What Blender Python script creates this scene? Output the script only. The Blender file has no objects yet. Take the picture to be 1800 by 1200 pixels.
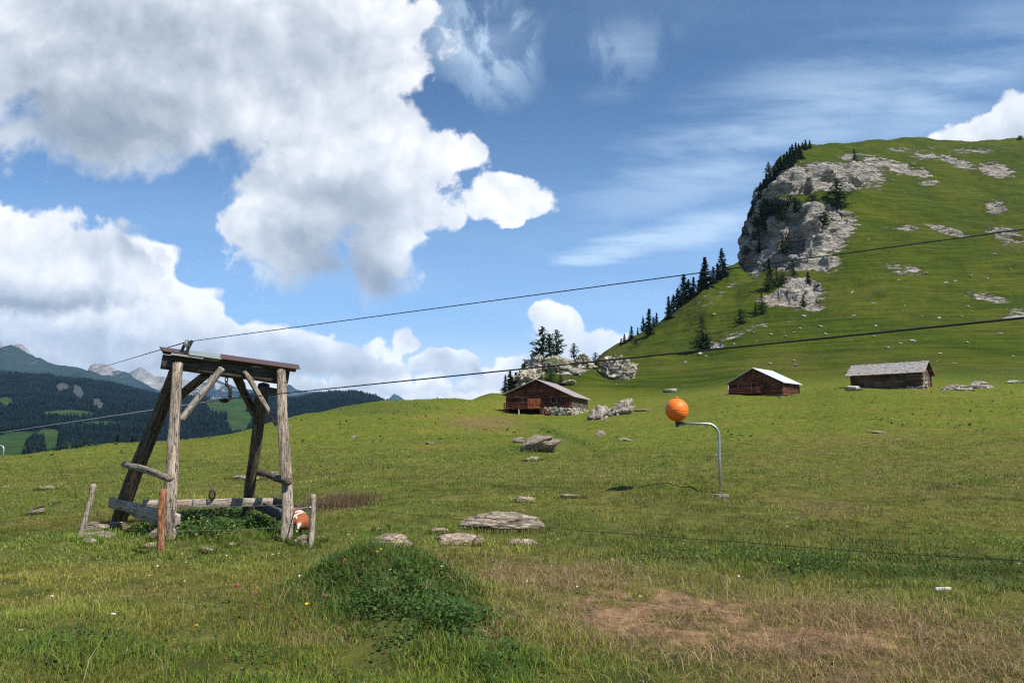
import bpy, bmesh, math, random
import numpy as np
from mathutils import Vector, Matrix
random.seed(7)
rng = np.random.default_rng(11)
S = bpy.context.scene
COL = S.collection

# ------------------------------------------------------------------ camera
F = 1200.0                                   # focal length in photo pixels (1800 wide)
HORIZON = 770.0
PITCH = math.atan((HORIZON - 600) / F)
CZ = 1.6
cam_d = bpy.data.cameras.new('camera'); cam = bpy.data.objects.new('camera', cam_d); COL.objects.link(cam)
cam_d.sensor_width = 36; cam_d.lens = 24; cam_d.clip_end = 40000; cam_d.clip_start = 0.05
cam.location = (0, 0, CZ); cam.rotation_euler = (math.radians(90) + PITCH, 0, 0)
S.camera = cam
CP, SP = math.cos(PITCH), math.sin(PITCH)

# ------------------------------------------------------------------ view, sun, sky
S.view_settings.view_transform = 'Standard'; S.view_settings.look = 'None'
S.view_settings.exposure = 0.55; S.view_settings.gamma = 1.0
S.render.film_transparent = False
S.cycles.max_bounces = 6; S.cycles.diffuse_bounces = 3; S.cycles.transmission_bounces = 3
S.cycles.transparent_max_bounces = 8; S.cycles.volume_bounces = 0
S.cycles.use_denoising = False
S.cycles.filter_width = 1.2
SUN = Vector((0.50, -0.38, 0.78)).normalized()
sun_d = bpy.data.lights.new('sun', 'SUN'); sun = bpy.data.objects.new('sun', sun_d); COL.objects.link(sun)
sun_d.energy = 4.6; sun_d.angle = math.radians(0.5); sun_d.color = (1.0, 0.95, 0.86)
sun.rotation_euler = SUN.to_track_quat('Z', 'Y').to_euler()
sun.location = (0, 0, 60)


class NT:
    """tiny helper for node trees"""
    dim = '3D'
    def __init__(s, tree):
        s.t = tree; s.n = tree.nodes; s.l = tree.links
    def new(s, typ, **kw):
        n = s.n.new(typ)
        for k, v in kw.items(): setattr(n, k, v)
        return n
    def put(s, sock, v):
        if v is None: return
        if isinstance(v, bpy.types.NodeSocket): s.l.new(v, sock)
        else:
            if isinstance(v, (tuple, list)) and len(v) == 3 and sock.type == 'RGBA': v = (*v, 1)
            sock.default_value = v
    def math(s, op, a, b=None, c=None, clamp=False):
        n = s.new('ShaderNodeMath', operation=op, use_clamp=clamp)
        s.put(n.inputs[0], a); s.put(n.inputs[1], b)
        if c is not None: s.put(n.inputs[2], c)
        return n.outputs[0]
    def vmath(s, op, a, b=None, scale=None):
        n = s.new('ShaderNodeVectorMath', operation=op)
        s.put(n.inputs[0], a); s.put(n.inputs[1], b)
        if scale is not None: s.put(n.inputs['Scale'], scale)
        return n.outputs['Value'] if op in ('LENGTH', 'DOT_PRODUCT') else n.outputs[0]
    def noise(s, vec, scale, detail=4, rough=0.55, dist=0.0, lac=2.0, color=False):
        n = s.new('ShaderNodeTexNoise'); n.noise_dimensions = s.dim
        s.put(n.inputs['Vector'], vec); n.inputs['Scale'].default_value = scale
        n.inputs['Detail'].default_value = detail; n.inputs['Roughness'].default_value = rough
        n.inputs['Distortion'].default_value = dist; n.inputs['Lacunarity'].default_value = lac
        return n.outputs['Color' if color else 'Fac']
    def voro(s, vec, scale, feature='F1', detail=0, smooth=None, out='Distance', rand=1.0):
        n = s.new('ShaderNodeTexVoronoi', feature=feature); n.voronoi_dimensions = s.dim
        s.put(n.inputs['Vector'], vec); n.inputs['Scale'].default_value = scale
        if 'Detail' in n.inputs: n.inputs['Detail'].default_value = detail
        if smooth is not None: n.inputs['Smoothness'].default_value = smooth
        n.inputs['Randomness'].default_value = rand
        return n.outputs[out]
    def mapping(s, vec, loc=(0, 0, 0), rot=(0, 0, 0), scale=(1, 1, 1), typ='POINT'):
        n = s.new('ShaderNodeMapping', vector_type=typ)
        s.put(n.inputs['Vector'], vec)
        n.inputs['Location'].default_value = loc; n.inputs['Rotation'].default_value = rot
        n.inputs['Scale'].default_value = scale
        return n.outputs[0]
    def smooth(s, v, a, b, lo=0.0, hi=1.0):
        n = s.new('ShaderNodeMapRange', interpolation_type='SMOOTHSTEP')
        s.put(n.inputs['Value'], v); s.put(n.inputs['From Min'], a); s.put(n.inputs['From Max'], b)
        s.put(n.inputs['To Min'], lo); s.put(n.inputs['To Max'], hi)
        return n.outputs[0]
    def lin(s, v, a, b, lo=0.0, hi=1.0):
        n = s.new('ShaderNodeMapRange'); n.clamp = True
        s.put(n.inputs['Value'], v); s.put(n.inputs['From Min'], a); s.put(n.inputs['From Max'], b)
        s.put(n.inputs['To Min'], lo); s.put(n.inputs['To Max'], hi)
        return n.outputs[0]
    def mix(s, f, a, b, blend='MIX'):
        n = s.new('ShaderNodeMix', data_type='RGBA', blend_type=blend)
        s.put(n.inputs[0], f); s.put(n.inputs[6], a); s.put(n.inputs[7], b)
        return n.outputs[2]
    def ramp(s, f, stops):
        n = s.new('ShaderNodeValToRGB')
        e = n.color_ramp.elements
        while len(e) < len(stops): e.new(0.5)
        for i, (p, c) in enumerate(stops):
            e[i].position = p; e[i].color = (*c, 1)
        s.put(n.inputs[0], f)
        return n.outputs[0]
    def sep(s, v):
        n = s.new('ShaderNodeSeparateXYZ'); s.put(n.inputs[0], v); return n.outputs
    def comb(s, x, y, z):
        n = s.new('ShaderNodeCombineXYZ'); s.put(n.inputs[0], x); s.put(n.inputs[1], y); s.put(n.inputs[2], z)
        return n.outputs[0]


def make_world():
    w = bpy.data.worlds.new('World'); S.world = w; w.use_nodes = True
    t = NT(w.node_tree); t.n.clear(); t.dim = '2D'
    sky = t.new('ShaderNodeTexSky', sky_type='NISHITA')
    sky.sun_disc = False
    sky.sun_elevation = math.asin(SUN.z); sky.sun_rotation = math.atan2(SUN.x, SUN.y)
    sky.altitude = 1800; sky.air_density = 1.0; sky.dust_density = 0.6; sky.ozone_density = 2.5
    g = t.new('ShaderNodeTexCoord').outputs['Generated']
    # sky directions laid out on a plane north of the meadow (units: thousandths of an arc-tangent grid)
    r = t.mapping(g, rot=(-PITCH, 0, 0), typ='POINT')
    x, y, z = t.sep(r)
    yy = t.math('MAXIMUM', t.math('ABSOLUTE', y), 0.12)
    U = t.math('ADD', t.math('MULTIPLY', t.math('DIVIDE', x, yy), 1.2), 0.9)
    V = t.math('SUBTRACT', 0.6, t.math('MULTIPLY', t.math('DIVIDE', z, yy), 1.2))
    P = t.comb(U, V, 0.0)
    wn = t.noise(P, 5.0, 7, 0.55, color=True)
    wn = t.vmath('SUBTRACT', wn, (0.5, 0.5, 0.5))
    Pw = t.vmath('ADD', P, t.vmath('SCALE', wn, None, 0.10))
    Pw = t.vmath('MULTIPLY', Pw, (1, 1, 0))

    def blobs(lst, vec):
        acc = None
        for (cx, cy, rx, ry, rot, wt) in lst:
            m = t.mapping(vec, loc=(cx / 1000, cy / 1000, 0), rot=(0, 0, math.radians(rot)),
                          scale=(rx / 1000, ry / 1000, 1), typ='TEXTURE')
            gr = t.new('ShaderNodeTexGradient', gradient_type='SPHERICAL'); t.put(gr.inputs[0], m)
            v = gr.outputs['Fac']
            v = t.math('MULTIPLY', v, wt)
            acc = v if acc is None else t.math('SMOOTH_MAX', acc, v, 0.12)
        return acc
    # cumulus masses
    big = blobs([(150, 40, 440, 280, 8, 1.8), (470, 90, 380, 240, 0, 1.8), (190, 205, 350, 185, 0, 1.5), (640, 40, 175, 150, 0, 1.4),
                 (330, 190, 330, 125, -6, 1.4), (590, 200, 190, 120, -30, 1.4), (0, 120, 120, 60, 0, 1.0),
                 (650, 310, 220, 165, 0, 1.8), (515, 410, 150, 165, 10, 1.6), (670, 450, 110, 140, 15, 1.4), (770, 290, 115, 90, 0, 1.3),
                 (890, 345, 105, 58, -10, 1.3), (550, 330, 170, 140, 0, 1.4), (835, 265, 60, 60, 0, 1.0)], Pw)
    low = blobs([(20, 460, 240, 150, 6, 1.8), (185, 475, 135, 115, 0, 1.5), (80, 535, 270, 55, 0, 1.4),
                 (985, 592, 72, 74, 0, 1.9), (1050, 620, 75, 50, 0, 1.6), (985, 650, 130, 50, 0, 1.3), (712, 590, 46, 34, 0, 1.3), (655, 600, 40, 28, 0, 1.1),
                 (1740, 250, 190, 75, -12, 1.6), (1810, 215, 90, 80, 0, 1.4), (2100, 300, 300, 160, 0, 1.4)], Pw)
    field = t.math('MAXIMUM', big, low)
    n1 = t.noise(P, 4.2, 7, 0.57, 0.1)
    nh = t.noise(P, 24.0, 5, 0.60, 0.3)
    v1 = t.voro(Pw, 17.0, 'SMOOTH_F1', 1, 0.6)
    bump = t.math('ADD', t.math('MULTIPLY', t.math('SUBTRACT', n1, 0.5), 1.15), t.math('MULTIPLY', t.math('SUBTRACT', 0.42, v1), 0.30))
    bump = t.math('ADD', bump, t.math('MULTIPLY', t.math('SUBTRACT', nh, 0.5), 0.55))
    dens = t.math('ADD', field, t.math('MULTIPLY', bump, t.smooth(field, -.05, .25)))
    # light comes from the upper right, bellies are grey and soft edged
    Ps = t.vmath('ADD', P, t.vmath('SCALE', wn, None, 0.07)); Ps = t.vmath('MULTIPLY', Ps, (1, 1, 0))
    relief = t.math('SUBTRACT', t.noise(Ps, 5.5, 4, 0.52), t.noise(t.vmath('ADD', Ps, (0.022, -0.028, 0)), 5.5, 4, 0.52))
    dark = blobs([(190, 250, 380, 150, 0, 1.15), (60, 190, 280, 170, 0, .85), (230, 90, 480, 240, 0, .75), (520, 130, 330, 190, 0, .5), (400, 250, 270, 100, 0, .75),
                  (560, 490, 190, 130, 0, 1.25), (670, 505, 120, 90, 0, 1.1), (610, 400, 190, 130, 0, .75), (600, 310, 130, 80, 0, .35),
                  (80, 545, 260, 60, 0, 1.3), (240, 420, 50, 45, 30, .9), (1040, 650, 90, 36, 0, .7), (930, 640, 50, 30, 0, .6), (880, 375, 60, 20, 0, .35), (1760, 300, 200, 40, 0, .3)], Ps)
    cover = t.smooth(dens, 0.26, t.math('ADD', 0.44, t.math('MULTIPLY', t.math('MAXIMUM', dark, 0.0), 0.55)))
    sh = t.math('ADD', 1.0, t.math('MULTIPLY', relief, 1.2))
    sh = t.math('SUBTRACT', sh, t.math('MULTIPLY', t.math('MULTIPLY', dark, t.lin(n1, 0.3, 0.65, 0.8, 1.1)), 0.64))
    sh = t.math('SUBTRACT', sh, t.smooth(dens, 0.5, 1.7, 0.0, 0.10))
    def shade(v):
        r_ = t.ramp(t.lin(v, 0.1, 1.12), [(0.0, (0.20, 0.245, 0.30)), (0.3, (0.31, 0.35, 0.40)), (0.6, (0.49, 0.53, 0.58)), (0.82, (0.68, 0.70, 0.73)), (1.0, (0.85, 0.84, 0.83))])
        return t.vmath('SCALE', r_, None, 9.6)
    ccol = shade(sh)
    # cirrus veils
    ci = t.mapping(P, rot=(0, 0, math.radians(22)), scale=(1.0, 6.0, 1))
    c1 = t.noise(ci, 2.4, 7, 0.55, 0.15)
    cw = t.noise(t.mapping(P, rot=(0, 0, .5), scale=(1.6, 1, 1)), 7.0, 8, 0.6, 0.3)
    cmask = blobs([(1020, 455, 360, 40, -14, 2.4), (1250, 400, 330, 55, -12, 1.7), (1350, 240, 560, 150, -22, 1.2), (1660, 160, 360, 130, -30, 1.1),
                   (850, 80, 120, 120, -30, .5), (1100, 90, 100, 70, 0, .4), (1080, 165, 80, 30, 0, .4), (700, 500, 120, 60, 0, .5),
                   (300, 410, 50, 50, 0, .6), (1600, 400, 500, 160, 0, .6)], P)
    lowm = t.smooth(V, 0.10, 0.66, 0.0, 0.48)
    cir = t.math('MULTIPLY', cmask, t.smooth(c1, 0.24, 0.75))
    puff = t.math('MULTIPLY', blobs([(845, 75, 120, 140, -35, 1.1), (1095, 95, 120, 60, -20, .3)], Pw), t.smooth(cw, 0.42, 0.62))
    cir = t.math('ADD', t.math('MULTIPLY', cir, 0.72), t.math('MULTIPLY', puff, 0.9), clamp=True)
    cir = t.math('MAXIMUM', cir, t.math('MULTIPLY', lowm, t.smooth(c1, 0.2, 0.8, 0.7, 1.0)))
    skyc = t.mix(1.0, sky.outputs[0], t.mix(t.smooth(V, 0.0, 0.5), (0.60, 0.80, 0.90), (.46, .84, 1.08)), 'MULTIPLY')
    c = t.mix(t.math('MINIMUM', cir, 0.8), skyc, (4.4, 5.7, 7.0))
    # ranks of heaped clouds receding to the horizon, nearer ranks in front of farther ones
    wx, wy, _wz = t.sep(wn)
    Ux = t.math('ADD', U, t.math('MULTIPLY', wx, .05)); Vx = t.math('ADD', V, t.math('MULTIPLY', wy, .05))
    Vx = t.math('ADD', Vx, t.math('MULTIPLY', t.math('SUBTRACT', nh, .5), .016))
    hazeb = t.math('MULTIPLY', t.smooth(Ux, 1.12, .85), t.smooth(V, .56, .66))
    c = t.mix(t.math('MULTIPLY', hazeb, .75), c, (5.0, 5.9, 6.9))
    for (yb, amp, fr, seed, xa, xb, lo, hi, nb, gap) in [(.738, .055, 13, 3.1, 1.18, 1.0, .85, 1.05, .012, .25), (.714, .070, 10, 7.7, 1.12, .97, .78, 1.05, .02, .28), (.690, .085, 8.5, 1.9, 1.08, .92, .70, 1.06, .03, .30), (.660, .100, 7.0, 5.3, 1.0, .82, .62, 1.08, .04, .34), (.655, .245, 3.0, 9.2, .86, .20, .60, 1.14, .03, .05)]:
        yb = t.math('ADD', yb, t.math('MULTIPLY', t.math('SUBTRACT', t.noise(t.comb(t.math('ADD', t.math('MULTIPLY', U, fr * .45), seed + 20), 0.0, 0.0), 1.0, 1), .5), nb * 2))
        hn = t.noise(t.comb(t.math('ADD', t.math('MULTIPLY', Ux, fr), seed), t.math('MULTIPLY', V, 6), 0.0), 1.0, 3, .5)
        hh_ = t.math('MULTIPLY', t.lin(hn, gap, .62, 0.0 if gap > .2 else .30, 1.0), t.math('MULTIPLY', t.smooth(Ux, xa, xb), amp))
        up_ = t.math('SUBTRACT', yb, Vx)
        m_ = t.math('MULTIPLY', t.smooth(t.math('SUBTRACT', hh_, up_), -.002, .010), t.smooth(up_, -.012, .012))
        q_ = t.math('ADD', t.lin(t.math('DIVIDE', up_, amp), .05, .62, lo, hi), t.math('MULTIPLY', relief, 1.3))
        edge_ = t.smooth(t.math('SUBTRACT', hh_, up_), .05, .0, 0, .12)
        c = t.mix(t.math('MULTIPLY', m_, .94), c, shade(t.math('ADD', q_, edge_)))
    c = t.mix(cover, c, ccol)
    c = t.vmath('SCALE', c, None, t.smooth(V, .15, .70, 1.0, 1.16))
    bg = t.new('ShaderNodeBackground'); t.put(bg.inputs[0], c); bg.inputs[1].default_value = 0.1
    out = t.new('ShaderNodeOutputWorld'); t.l.new(bg.outputs[0], out.inputs[0])
    w.cycles.sampling_method = 'MANUAL'; w.cycles.sample_map_resolution = 512
make_world()

# ------------------------------------------------------------------ numpy noise
def _h(ix, iy, iz, seed):
    n = (ix.astype(np.int64) * 73856093) ^ (iy.astype(np.int64) * 19349663) ^ (iz.astype(np.int64) * 83492791) ^ (seed * 2654435761)
    n = (n ^ (n >> 13)) * 1274126177 & 0x7fffffff
    n = (n ^ (n >> 16)) * 668265263 & 0x7fffffff
    return ((n >> 7) & 0xffff) / 65535.0

def vnoise(x, y, z=None, seed=0):
    x = np.asarray(x, float); y = np.asarray(y, float)
    z = np.zeros_like(x) if z is None else np.asarray(z, float)
    ix, iy, iz = np.floor(x), np.floor(y), np.floor(z)
    fx, fy, fz = x - ix, y - iy, z - iz
    fx = fx * fx * (3 - 2 * fx); fy = fy * fy * (3 - 2 * fy); fz = fz * fz * (3 - 2 * fz)
    r = 0
    for a in (0, 1):
        for b in (0, 1):
            for c in (0, 1):
                w = (fx if a else 1 - fx) * (fy if b else 1 - fy) * (fz if c else 1 - fz)
                r = r + w * _h(ix + a, iy + b, iz + c, seed)
    return r * 2 - 1

def fbm(x, y, z=None, o=4, seed=0, g=0.5):
    r = 0; a = 1; f = 1
    for i in range(o):
        r = r + a * vnoise(np.asarray(x) * f, np.asarray(y) * f, None if z is None else np.asarray(z) * f, seed + i * 17)
        a *= g; f *= 2.03
    return r

def pchip(xs, ys, x):
    xs = np.asarray(xs, float); ys = np.asarray(ys, float)
    h = np.diff(xs); d = np.diff(ys) / h
    m = np.zeros(len(xs))
    for i in range(1, len(xs) - 1):
        if d[i - 1] * d[i] > 0:
            w1 = 2 * h[i] + h[i - 1]; w2 = h[i] + 2 * h[i - 1]
            m[i] = (w1 + w2) / (w1 / d[i - 1] + w2 / d[i])
    m[0] = d[0]; m[-1] = d[-1]
    x = np.clip(x, xs[0], xs[-1])
    i = np.clip(np.searchsorted(xs, x) - 1, 0, len(xs) - 2)
    tt = (x - xs[i]) / h[i]
    return ((1 + 2 * tt) * (1 - tt) ** 2 * ys[i] + tt * (1 - tt) ** 2 * h[i] * m[i] + tt * tt * (3 - 2 * tt) * ys[i + 1] + tt * tt * (tt - 1) * h[i] * m[i + 1])

def ray(px, py):
    u = (np.asarray(px, float) - 900) / F; v = (600 - np.asarray(py, float)) / F
    return u, CP - v * SP, SP + v * CP
def P(px, py, Y):
    dx, dy, dz = ray(px, py)
    return Vector((float(dx / dy * Y), float(Y), float(CZ + dz / dy * Y)))
def proj(x, y, z):
    zz = z - CZ
    c = y * CP + zz * SP; up = -y * SP + zz * CP
    c = np.maximum(c, 1e-3)
    return 900 + F * x / c, 600 - F * up / c

# ------------------------------------------------------------------ the lie of the land
N0 = [(3, 1370), (4.2, 1200), (6, 1088), (8.5, 1005)]
NL = N0 + [(12, 947), (16, 903), (22, 865)]
NC = N0 + [(12, 945), (15, 906), (19, 867), (24, 838)]
COLS = {
 -500: NL + [(32, 845), (45, 832), (60, 845), (90, 900), (150, 1000), (300, 1080), (1000, 1150)],
 0: NL + [(32, 832), (44, 812), (54, 803), (68, 812), (100, 860), (160, 950), (300, 1050), (1000, 1150)],
 100: NL + [(32, 831), (45, 803), (58, 793), (72, 801), (105, 845), (165, 930), (300, 1030), (1000, 1150)],
 200: NL + [(32, 829), (45, 799), (62, 779), (78, 786), (110, 830), (170, 910), (300, 1000), (1000, 1120)],
 400: NL + [(32, 824), (45, 795), (62, 773), (76, 765), (95, 772), (140, 830), (220, 920), (1000, 1100)],
 500: NL + [(32, 820), (45, 788), (65, 755), (88, 736), (110, 746), (160, 810), (250, 900), (1000, 1080)],
 620: NC + [(32, 815), (45, 782), (65, 748), (90, 721), (104, 713), (125, 721), (180, 790), (1000, 1050)],
 700: NC + [(32, 815), (45, 782), (65, 750), (90, 718), (110, 705), (130, 713), (190, 780), (1000, 1000)],
 800: NC + [(32, 814), (45, 782), (65, 755), (90, 725), (118, 701), (140, 709), (200, 760), (1000, 960)],
 870: NC + [(32, 813), (45, 782), (65, 757), (85, 743), (105, 725), (125, 704), (150, 692), (170, 701), (250, 770), (1000, 940)],
 905: NC + [(32, 813), (45, 782), (65, 759), (85, 745), (105, 728), (125, 712), (150, 695), (172, 680), (185, 675), (215, 705), (320, 770), (1000, 900)],
 950: NC + [(32, 813), (45, 782), (65, 759), (85, 745), (105, 728), (125, 714), (150, 692), (175, 650), (190, 628), (205, 632), (240, 680), (400, 770), (1000, 880)],
 1020: NC + [(32, 813), (45, 782), (65, 759), (85, 744), (105, 728), (125, 711), (150, 690), (172, 658), (190, 634), (205, 636), (240, 656), (330, 680), (430, 700), (1000, 760)],
 1060: NC + [(32, 813), (45, 782), (65, 758), (85, 742), (105, 726), (125, 710), (150, 692), (172, 672), (195, 650), (230, 640), (330, 625), (430, 650), (1000, 760)],
 1088: NC + [(32, 812), (45, 781), (65, 757), (85, 740), (105, 724), (130, 706), (160, 686), (200, 655), (260, 628), (340, 606), (430, 640), (1000, 740)],
 1150: NC + [(32, 810), (45, 779), (65, 754), (85, 736), (105, 720), (130, 703), (160, 683), (200, 650), (260, 612), (345, 571), (430, 610), (1000, 740)],
 1205: NC + [(32, 808), (45, 777), (65, 751), (85, 731), (105, 712), (130, 697), (160, 678), (200, 645), (260, 600), (345, 528), (430, 580), (1000, 740)],
 1245: NC + [(32, 806), (45, 775), (65, 747), (85, 723), (105, 704), (130, 691), (160, 672), (200, 638), (260, 582), (345, 497), (430, 550), (1000, 740)],
 1290: NC + [(32, 804), (45, 773), (65, 742), (85, 716), (105, 698), (130, 685), (160, 664), (200, 628), (260, 562), (330, 506), (375, 468), (450, 520), (1000, 720)],
 1304: NC + [(32, 804), (45, 772), (65, 741), (85, 715), (107, 697), (130, 684), (160, 662), (200, 625), (260, 558), (330, 500), (395, 456), (410, 440), (425, 438), (500, 500), (1000, 720)],
 1312: NC + [(32, 804), (45, 772), (65, 741), (85, 715), (107, 697), (130, 684), (160, 661), (200, 623), (260, 556), (330, 498), (390, 470), (400, 440), (412, 398), (424, 396), (500, 470), (1000, 720)],
 1340: NC + [(32, 803), (45, 771), (65, 740), (85, 714), (108, 696), (130, 682), (160, 659), (200, 619), (260, 550), (320, 492), (366, 468), (374, 440), (386, 350), (398, 327), (412, 326), (500, 420), (1000, 720)],
 1380: NC + [(32, 803), (45, 770), (65, 738), (85, 713), (110, 694), (130, 680), (160, 656), (200, 613), (260, 542), (328, 478), (344, 462), (352, 442), (361, 375), (370, 352), (378, 300), (400, 284), (415, 276), (440, 280), (540, 400), (1000, 700)],
 1420: NC + [(32, 802), (45, 769), (65, 737), (85, 711), (110, 692), (130, 678), (160, 654), (200, 609), (260, 536), (326, 458), (342, 415), (352, 370), (372, 350), (380, 298), (405, 280), (440, 258), (455, 254), (480, 258), (600, 420), (1000, 700)],
 1480: NC + [(32, 801), (45, 766), (65, 731), (85, 703), (105, 685), (130, 674), (160, 650), (200, 602), (260, 528), (330, 440), (350, 405), (372, 355), (384, 310), (410, 288), (445, 266), (480, 252), (510, 258), (700, 450), (1000, 700)],
 1540: NC + [(32, 800), (45, 764), (65, 728), (85, 702), (105, 684), (130, 672), (160, 648), (200, 598), (260, 522), (330, 430), (380, 362), (400, 320), (440, 282), (500, 248), (530, 254), (700, 450), (1000, 700)],
 1600: NC + [(32, 798), (45, 762), (65, 726), (85, 701), (105, 684), (130, 672), (160, 646), (200, 596), (260, 520), (340, 414), (420, 315), (470, 270), (520, 241), (560, 250), (700, 450), (1000, 700)],
 1700: NC + [(32, 796), (45, 760), (65, 726), (85, 701), (105, 683), (130, 671), (160, 645), (200, 594), (260, 520), (340, 416), (420, 330), (480, 275), (530, 249), (560, 256), (700, 450), (1000, 700)],
 1800: NC + [(32, 795), (45, 759), (65, 725), (85, 700), (105, 682), (130, 670), (160, 644), (200, 592), (260, 518), (340, 412), (420, 325), (480, 272), (530, 245), (560, 252), (700, 450), (1000, 700)],
 2300: NC + [(32, 792), (45, 755), (65, 720), (85, 695), (105, 676), (130, 664), (160, 640), (200, 592), (260, 520), (340, 420), (420, 330), (480, 275), (530, 245), (560, 252), (700, 450), (1000, 700)],
}
LY = np.linspace(math.log(3), math.log(1000), 520)
PXG = np.arange(-500, 2301, 5.0)
_k = sorted(COLS)
_rows = np.array([pchip(np.log([q[0] for q in COLS[k]]), [q[1] for q in COLS[k]], LY) for k in _k])
EG = np.array([pchip(_k, _rows[:, j], PXG) for j in range(len(LY))])       # [Y, px]

def E(px, Y):
    a = np.clip((px + 500) / 5.0, 0, len(PXG) - 1.001)
    b = np.clip((np.log(np.maximum(Y, 1e-3)) - LY[0]) / (LY[1] - LY[0]), 0, len(LY) - 1.001)
    i = a.astype(int); j = b.astype(int); fa = a - i; fb = b - j
    return (EG[j, i] * (1 - fa) * (1 - fb) + EG[j, i + 1] * fa * (1 - fb) + EG[j + 1, i] * (1 - fa) * fb + EG[j + 1, i + 1] * fa * fb)

def ell(px, py, cx, cy, rx, ry, soft=0.5, rot=0):
    c, s_ = math.cos(math.radians(rot)), math.sin(math.radians(rot))
    dx, dy = px - cx, py - cy
    d = np.sqrt(((dx * c + dy * s_) / rx) ** 2 + ((-dx * s_ + dy * c) / ry) ** 2)
    return np.clip((1 + soft - d) / (2 * soft) if soft > 0 else d < 1, 0, 1)

def baseH(a, d):
    dd = np.maximum(d, 3.0)
    v = np.zeros_like(a)
    for _ in range(5):
        px = 900 + F * a * (CP - v * SP)
        py = E(px, dd)
        v = (600 - py) / F
    t = (SP + v * CP) / (CP - v * SP)
    z = CZ + dd * t
    return np.where(d < 3, z * 0.6 + 0.4 * (CZ + 3 * t), z)

def sstep(x, a, b):
    t = np.clip((x - a) / (b - a), 0, 1); return t * t * (3 - 2 * t)

def bumpH(x, y, d):
    near = 1 - sstep(d, 25, 60)
    r = near * (0.022 * fbm(x * 2.6, y * 2.6, o=3, seed=3) + 0.05 * fbm(x * 0.7, y * 0.7, o=3, seed=5) * sstep(d, 2, 7))
    mid = sstep(d, 15, 50)
    r = r + mid * (0.05 * fbm(x * 1.1, y * 1.1, o=3, seed=8) + 0.13 * fbm(x * 0.25, y * 0.25, o=4, seed=9) + 0.16 * fbm(x * 0.06, y * 0.06, o=3, seed=19))
    far = sstep(d, 150, 260)
    r = r + far * (1.7 * fbm(x * 0.035, y * 0.035, o=5, seed=29, g=0.55) + 0.42 * fbm(x * 0.2, y * 0.2, o=3, seed=31))
    # overgrown mound in front, hump under the marker pole, banked earth below the wooden support
    for (cx, cy, sx, sy, h) in [(-1.30, 6.9, 0.75, 0.60, 0.46), (-0.55, 5.6, .8, .7, 0.10), (5.0, 18.6, 2.2, 1.1, 0.42), (-5.6, 12.3, 1.7, 0.9, 0.14)]:
        r = r + h * np.exp(-((x - cx) / sx) ** 2 - ((y - cy) / sy) ** 2) * (1 + 0.25 * fbm(x * 3, y * 3, o=2, seed=41))
    return r

A45 = math.radians(47)
def H(x, y):
    x = np.asarray(x, float); y = np.asarray(y, float)
    th = np.arctan2(x, y); thc = np.clip(th, -A45, A45)
    d = np.hypot(x, y) * np.cos(thc)
    z = baseH(np.tan(thc), d)
    k = sstep(np.abs(th), math.radians(60), math.radians(150))
    zc = 0.5 * (baseH(np.full_like(x, -1.05), d) + baseH(np.full_like(x, 1.05), np.minimum(d, 80)))
    z = z * (1 - k) + zc * k
    return z + bumpH(x, y, d)
def h1(x, y): return float(H(np.array([x]), np.array([y]))[0])

def G(px, py, lo=3.2, hi=560.0):
    """the first point of the ground seen at that spot"""
    Y = np.exp(np.linspace(math.log(lo), math.log(hi), 3000))
    dx, dy, dz = ray(px, py)
    x = dx / dy * Y; z = CZ + dz / dy * Y
    g = H(x, Y)
    below = np.nonzero(z < g)[0]
    i = below[0] if len(below) else int(np.argmin(z - g))
    return Vector((float(x[i]), float(Y[i]), float(g[i])))

# ------------------------------------------------------------------ object helpers
def mesh_np(name, V, faces_flat, loop_tot, smooth=True):
    me = bpy.data.meshes.new(name)
    V = np.asarray(V, np.float32); me.vertices.add(len(V)); me.vertices.foreach_set('co', V.ravel())
    faces_flat = np.asarray(faces_flat, np.int32); loop_tot = np.asarray(loop_tot, np.int32)
    me.loops.add(len(faces_flat)); me.loops.foreach_set('vertex_index', faces_flat)
    me.polygons.add(len(loop_tot))
    st = np.zeros(len(loop_tot), np.int32); st[1:] = np.cumsum(loop_tot)[:-1]
    me.polygons.foreach_set('loop_start', st)
    if smooth: me.polygons.foreach_set('use_smooth', np.ones(len(loop_tot), bool))
    me.update(calc_edges=True); me.validate()
    return me

def attr(me, name, arr, typ='FLOAT_COLOR'):
    a = me.attributes.new(name, typ, 'POINT')
    if typ == 'FLOAT_COLOR':
        arr = np.asarray(arr, np.float32)
        if arr.shape[1] == 3: arr = np.hstack([arr, np.ones((len(arr), 1), np.float32)])
        a.data.foreach_set('color', arr.ravel())
    else: a.data.foreach_set('value', np.asarray(arr, np.float32))

def link(name, me, mat=None, parent=None, loc=None):
    o = bpy.data.objects.new(name, me); COL.objects.link(o)
    if mat is not None and me is not None: me.materials.append(mat)
    if parent is not None: o.parent = parent
    if loc is not None: o.location = loc
    return o

def tag(o, label=None, cat=None, group=None, kind=None):
    if label: o['label'] = label
    if cat: o['category'] = cat
    if group: o['group'] = group
    if kind: o['kind'] = kind
    return o

def empty(name, loc, label, cat, group=None, rz=0.0):
    o = bpy.data.objects.new(name, None); COL.objects.link(o)
    o.location = loc; o.rotation_euler = (0, 0, rz); o.empty_display_size = 0.2
    return tag(o, label, cat, group)

def copy_tree(o, parent=None):
    c = o.copy(); COL.objects.link(c)
    if parent is not None: c.parent = parent
    for ch in list(o.children): copy_tree(ch, c)
    return c

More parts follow.
